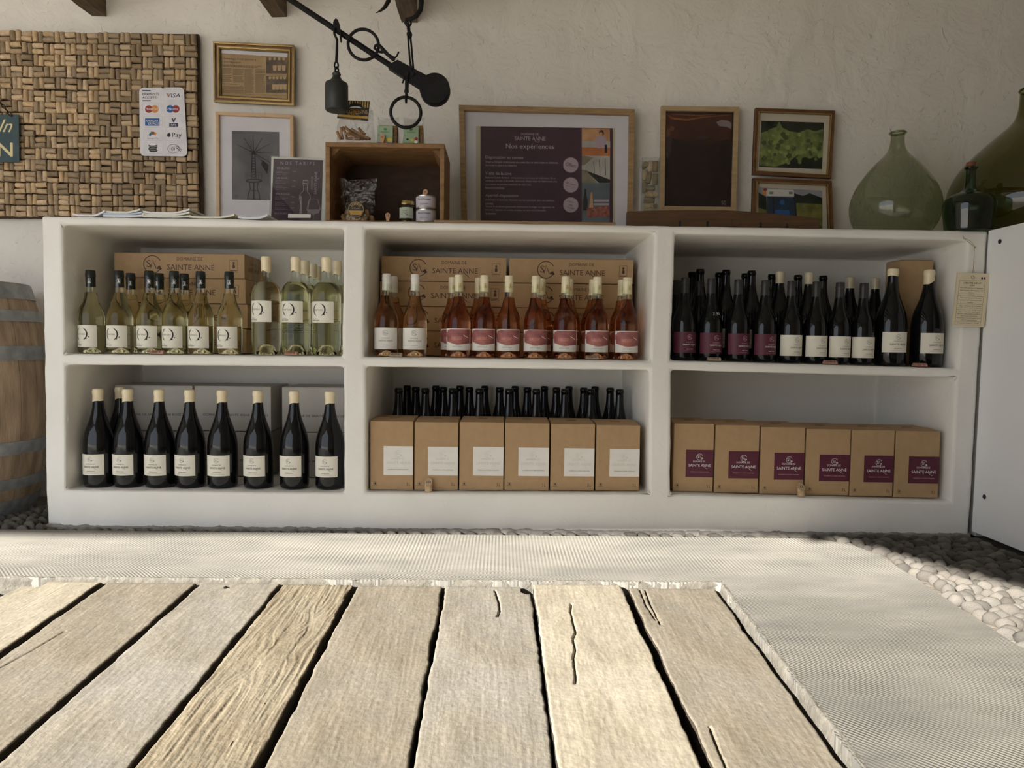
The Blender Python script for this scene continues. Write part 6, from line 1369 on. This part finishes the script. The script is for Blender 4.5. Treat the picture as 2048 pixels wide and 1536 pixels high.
# hanging tag
def hang_tag():
    t = thing('hanging_tag', 'cream paper wine tag hanging on twine at the shelf end', 'tag', PY(1940, 485, SHELF_Y - .004)); org = Vector(t.location)
    Z = lambda x, y: (1880 + x / 7.315, 470 + y / 7.315)
    pl = Pl(SHELF_Y - .022, 0, .8)
    for i, (dx, d) in enumerate(((9, -.008), (5, -.004), (0, 0))):
        q = [Z(255 + dx, 548 - dx * .4), Z(728 + dx, 570 - dx), Z(640 + dx * 4.2, 1350 - dx), Z(175 + dx, 1335 - dx)]
        MB().prism([pl.on(x, y, d + .001) - org for x, y in q], [pl.on(x, y, d) - org for x, y in q]).build('card', M_tag, t)
    cv = Cv(True); KT = ink('tagink', S(70, 58, 44))
    P = lambda u, v: Z(285 + 375 * u - 72 * v, 660 + 15 * u + 650 * v)
    cv.line([P(0, 0), P(1, 0), P(1, 1), P(0, 1), P(0, 0)], .45, KT, 1)
    for v in (.355, .53, .92): cv.line([P(0, v), P(1, v)], .45, KT, 1)
    def tx(s_, u0, u1, v, h): a = P(u0, v); b = P(u1, v); cv.text(s_, (a[0] + b[0]) / 2, (a[1] + b[1]) / 2, b[0] - a[0], h, KT, 2, -.03)
    tx("L'ENTRE DEUX", .17, .85, .055, 3.6); tx('2020', .41, .60, .11, 3.0); tx("Pays d'Oc Coteaux de Narbonne", .06, .95, .17, 2.8); tx('80% Marselan 10% Cinsault, 10%', .06, .95, .225, 2.6); tx('Caladoc', .40, .62, .275, 2.6); tx('13,5% vol', .40, .64, .325, 2.6)
    for v, s_, u0, u1 in ((.395, 'Un rouge typique du Marselan', .12, .90), (.445, 'généreux, épicé, surprenant et sans', .1, .93), (.495, 'lourdeur', .40, .62), (.57, 'Nez : Intense sur la fraise', .08, .94), (.615, 'noire, cassis, violette, épices', .06, .96), (.66, 'balsamique et une élevage en fût', .05, .97), (.705, 'élégant : poivre blanc, note de girofle', .08, .93), (.755, 'Bouche : belle matière équilibrée', .06, .95), (.80, 'tanins souples, finale fraîche', .18, .84), (.845, 'harmonieuse, avec une longueur sur la', .05, .97), (.89, 'truffe aromatique persistante.', .2, .83), (.96, 'Potentiel de garde : 5 ans', .08, .92)): tx(s_, u0, u1, v, 2.5)
    cv.rect(*Z(600, 618), *Z(625, 650), KNAVY, 1); cv.rect(*Z(638, 618), *Z(662, 650), KRED, 1); cv.rect(*Z(625, 618), *Z(638, 650), KW, 1); c = Z(478, 618); cv.arc(c[0], c[1], 3.4, .6, KT, 0, 360, 2)
    cv.build('print', lambda x, y, l: pl.on(x, y, .001 + .0003 * l) - org, t)
    w = [Z(335, 40), Z(420, 105), Z(500, 175), Z(500, 330), Z(488, 470), Z(480, 550), Z(478, 618)]
    MB().tube([PY(x, y, SHELF_Y - .012) - org for x, y in w[:-1]] + [pl.on(*w[-1], .003) - org], .0009, 6).build('twine', M_twine, t); MB().tube([PY(*p, SHELF_Y - .009) - org for p in (Z(335, 10), Z(345, 40), Z(440, 85), Z(505, 160))], .0008, 6).build('twine', M_twine, t)
    c = PY(*Z(512, 182), SHELF_Y - .008) - org; MB().lathe([(0, -.003), (.003, -.002), (.0036, 0), (.003, .002), (0, .003)], 12, axis='y').build('nail_head', M_gold, t, smooth=60, loc=c)
hang_tag()

# ================================================================== STEELYARD SCALE
def steelyard():
    Y = 2.655; s = Y / F
    P = lambda px, py, dy=0.0: PY(px, py, Y) + Vector((0, dy, 0))
    t = thing('steelyard_scale', 'black iron steelyard scale with rings and hanging weight under the joist', 'scale', P(826, 151)); org = Vector(t.location)
    def B(mb, nm, m=M_iron, sm=50, **k): mb.v = [tuple(Vector(v) - org) for v in mb.v]; return mb.build(nm, m, t, smooth=sm, **k)
    # graduated square beam
    a, b = P(440, -93), P(790, 137); d = (b - a).normalized(); u = d.cross(Vector((0, 1, 0))).normalized(); h = 5.6 * s
    B(MB().prism([a + u * h, a + Vector((0, -h, 0)), a - u * h, a + Vector((0, h, 0))], [b + u * h, b + Vector((0, -h, 0)), b - u * h, b + Vector((0, h, 0))]), 'graduated_beam', sm=None)
    q = [(796, 122), (856, 154), (843, 181), (777, 138), (779, 131)]
    B(MB().prism([P(x, y, -.014) for x, y in q], [P(x, y, .014) for x, y in q]), 'beam_butt', sm=None, bevel=.002)
    c = P(870, 180); MB().lathe([(0, -.021), (28.5 * s, -.021), (29.5 * s, -.018), (29.5 * s, .018), (28.5 * s, .021), (0, .021)], 40, axis='y').build('counterweight', M_iron, t, smooth=40, loc=c - org)
    def ring(cx, cy, r, w, nm, tilt=.25):
        c = P(cx, cy, -.012); B(MB().tube([c + Vector((r * s * cos(k * pi / 20), tilt * r * s * cos(k * pi / 20) * .3, r * s * sin(k * pi / 20))) for k in range(40)], w * s, 10, True), nm)
    ring(728, 92, 29, 3.0, 'load_ring'); ring(812.5, 227, 29, 3.2, 'load_ring')
    B(MB().tube([P(753, 95, -.02), P(762, 96, -.018), P(768, 104, -.016), P(778, 114, -.017), P(789, 122, -.018)], [3 * s, 3.2 * s, 4.2 * s, 3.4 * s, 4.6 * s], 10), 'ring_shackle'); B(MB().tube([P(753, 95, -.02), P(750, 99, -.012), P(756, 104, -.006), P(766, 106, -.004)], 2.4 * s, 8), 'ring_shackle')
    for pts in (((788, 122), (795, 117), (799, 108)), ((815, 151), (809, 163), (806.5, 170))): B(MB().tube([P(x, y, -.019) for x, y in pts], 1.7 * s, 8), 'pin')
    for x, y in ((788, 122), (815, 151.5), (826, 151.5)): cc = P(x, y, -.020) - org; MB().lathe([(0, -.005), (3.4 * s, -.005), (4.4 * s, -.003), (4.4 * s, .002)], 14, axis='y').build('pivot_bolt', M_iron, t, smooth=40, loc=cc)
    for dx, dy in ((-1.8, -.018), (1.8, .018)): B(MB().tube([P(818.5 + dx, 72, dy * .3), P(820 + dx, 90, dy), P(823 + dx, 125, dy), P(826 + dx * .3, 153, dy)], [2.2 * s, 1.9 * s, 1.9 * s, 3 * s], 8), 'hanger_fork')
    B(MB().tube([P(816.5, 46), P(817, 56), P(818, 64), P(818.2, 65), P(819, 70), P(819.2, 75)], [2 * s, 3.6 * s, 3.2 * s, 5 * s, 5.6 * s, 4 * s], 10), 'swivel')
    B(MB().tube([P(815, 152, -.016), P(815, 165, -.014), P(814.5, 180, -.014), P(814, 187, -.014), P(813.5, 189, -.014), P(813.5, 196, -.012)], [3.6 * s, 4 * s, 3.6 * s, 4.8 * s, 2.6 * s, 2.6 * s], 10), 'lower_hanger')
    cc = P(813, 200, -.012); B(MB().tube([cc + Vector((0, 4.5 * s * cos(k * pi / 8), 7 * s * sin(k * pi / 8))) for k in range(16)], 2 * s, 8, True), 'eye')
    # big hook over the joist
    hk = [(816.5, 51), (811, 46), (813, 39), (822, 38), (833, 32), (841, 20), (843, 4), (840, -30), (830, -75), (816, -120), (808, -160), (800, -180), (782, -190), (764, -180), (754, -155), (752, -110), (760, -60), (773, -20), (777, 2), (770, 14), (762, 21), (752, 26)]
    B(MB().tube([P(x, y) for x, y in hk], [2.6 * s, 3.2 * s, 3.4 * s, 4 * s, 4.4 * s, 4.8 * s] + [5 * s] * 11 + [5 * s, 4.6 * s, 3.6 * s, 2.2 * s, .6 * s], 10), 'hook')
    cc = P(816.5, 46); B(MB().tube([cc + Vector((5.4 * s * cos(k * pi / 8), 0, 6 * s * sin(k * pi / 8))) for k in range(16)], 2 * s, 8, True), 'eye')
    # sliding weight
    B(MB().prism([P(x, y, -.014) for x, y in ((668, 62), (668, 48), (670, 43), (673, 40), (677, 42), (680, 50), (682, 60), (684, 72), (685, 86), (683, 88), (681, 80), (680, 66), (674, 58))], [P(x, y, -.007) for x, y in ((668, 62), (668, 48), (670, 43), (673, 40), (677, 42), (680, 50), (682, 60), (684, 72), (685, 86), (683, 88), (681, 80), (680, 66), (674, 58))]), 'weight_hook', sm=None)
    B(MB().tube([P(670, 58, -.010), P(670, 70, -.010), P(675.5, 82, -.010), P(675, 105, -.010), P(674, 127, -.010)], [2.4 * s, 2.4 * s, 2.4 * s, 2.7 * s, 2.7 * s], 8), 'weight_rod')
    for k, (x, y) in enumerate(((674, 133), (675, 143))):
        cc = P(x, y, -.010); e = Vector((1, 0, 0)) if k == 0 else Vector((.7, .7, 0)); B(MB().tube([cc + e * 3.6 * s * cos(j * pi / 8) + Vector((0, 0, 6.5 * s * sin(j * pi / 8))) for j in range(16)], 1.6 * s, 8, True), 'chain_link')
    w = [(0, -70), (8, -70), (20, -69.5), (22, -67), (22, -20), (21, -17), (14, -13.5), (9, -8), (7, -3), (8, -1), (8.2, 1), (6, 4), (3, 6), (0, 6.5)]
    MB().lathe([(r * s, z * s) for r, z in w], 32).build('poise_weight', pm('green_iron', (.030, .034, .031, 1), (.018, .020, .019, 1), 25, .5, .1, bump=.25, bscale=60), t, smooth=40, loc=P(674.5, 151, -.010) - org)
steelyard()
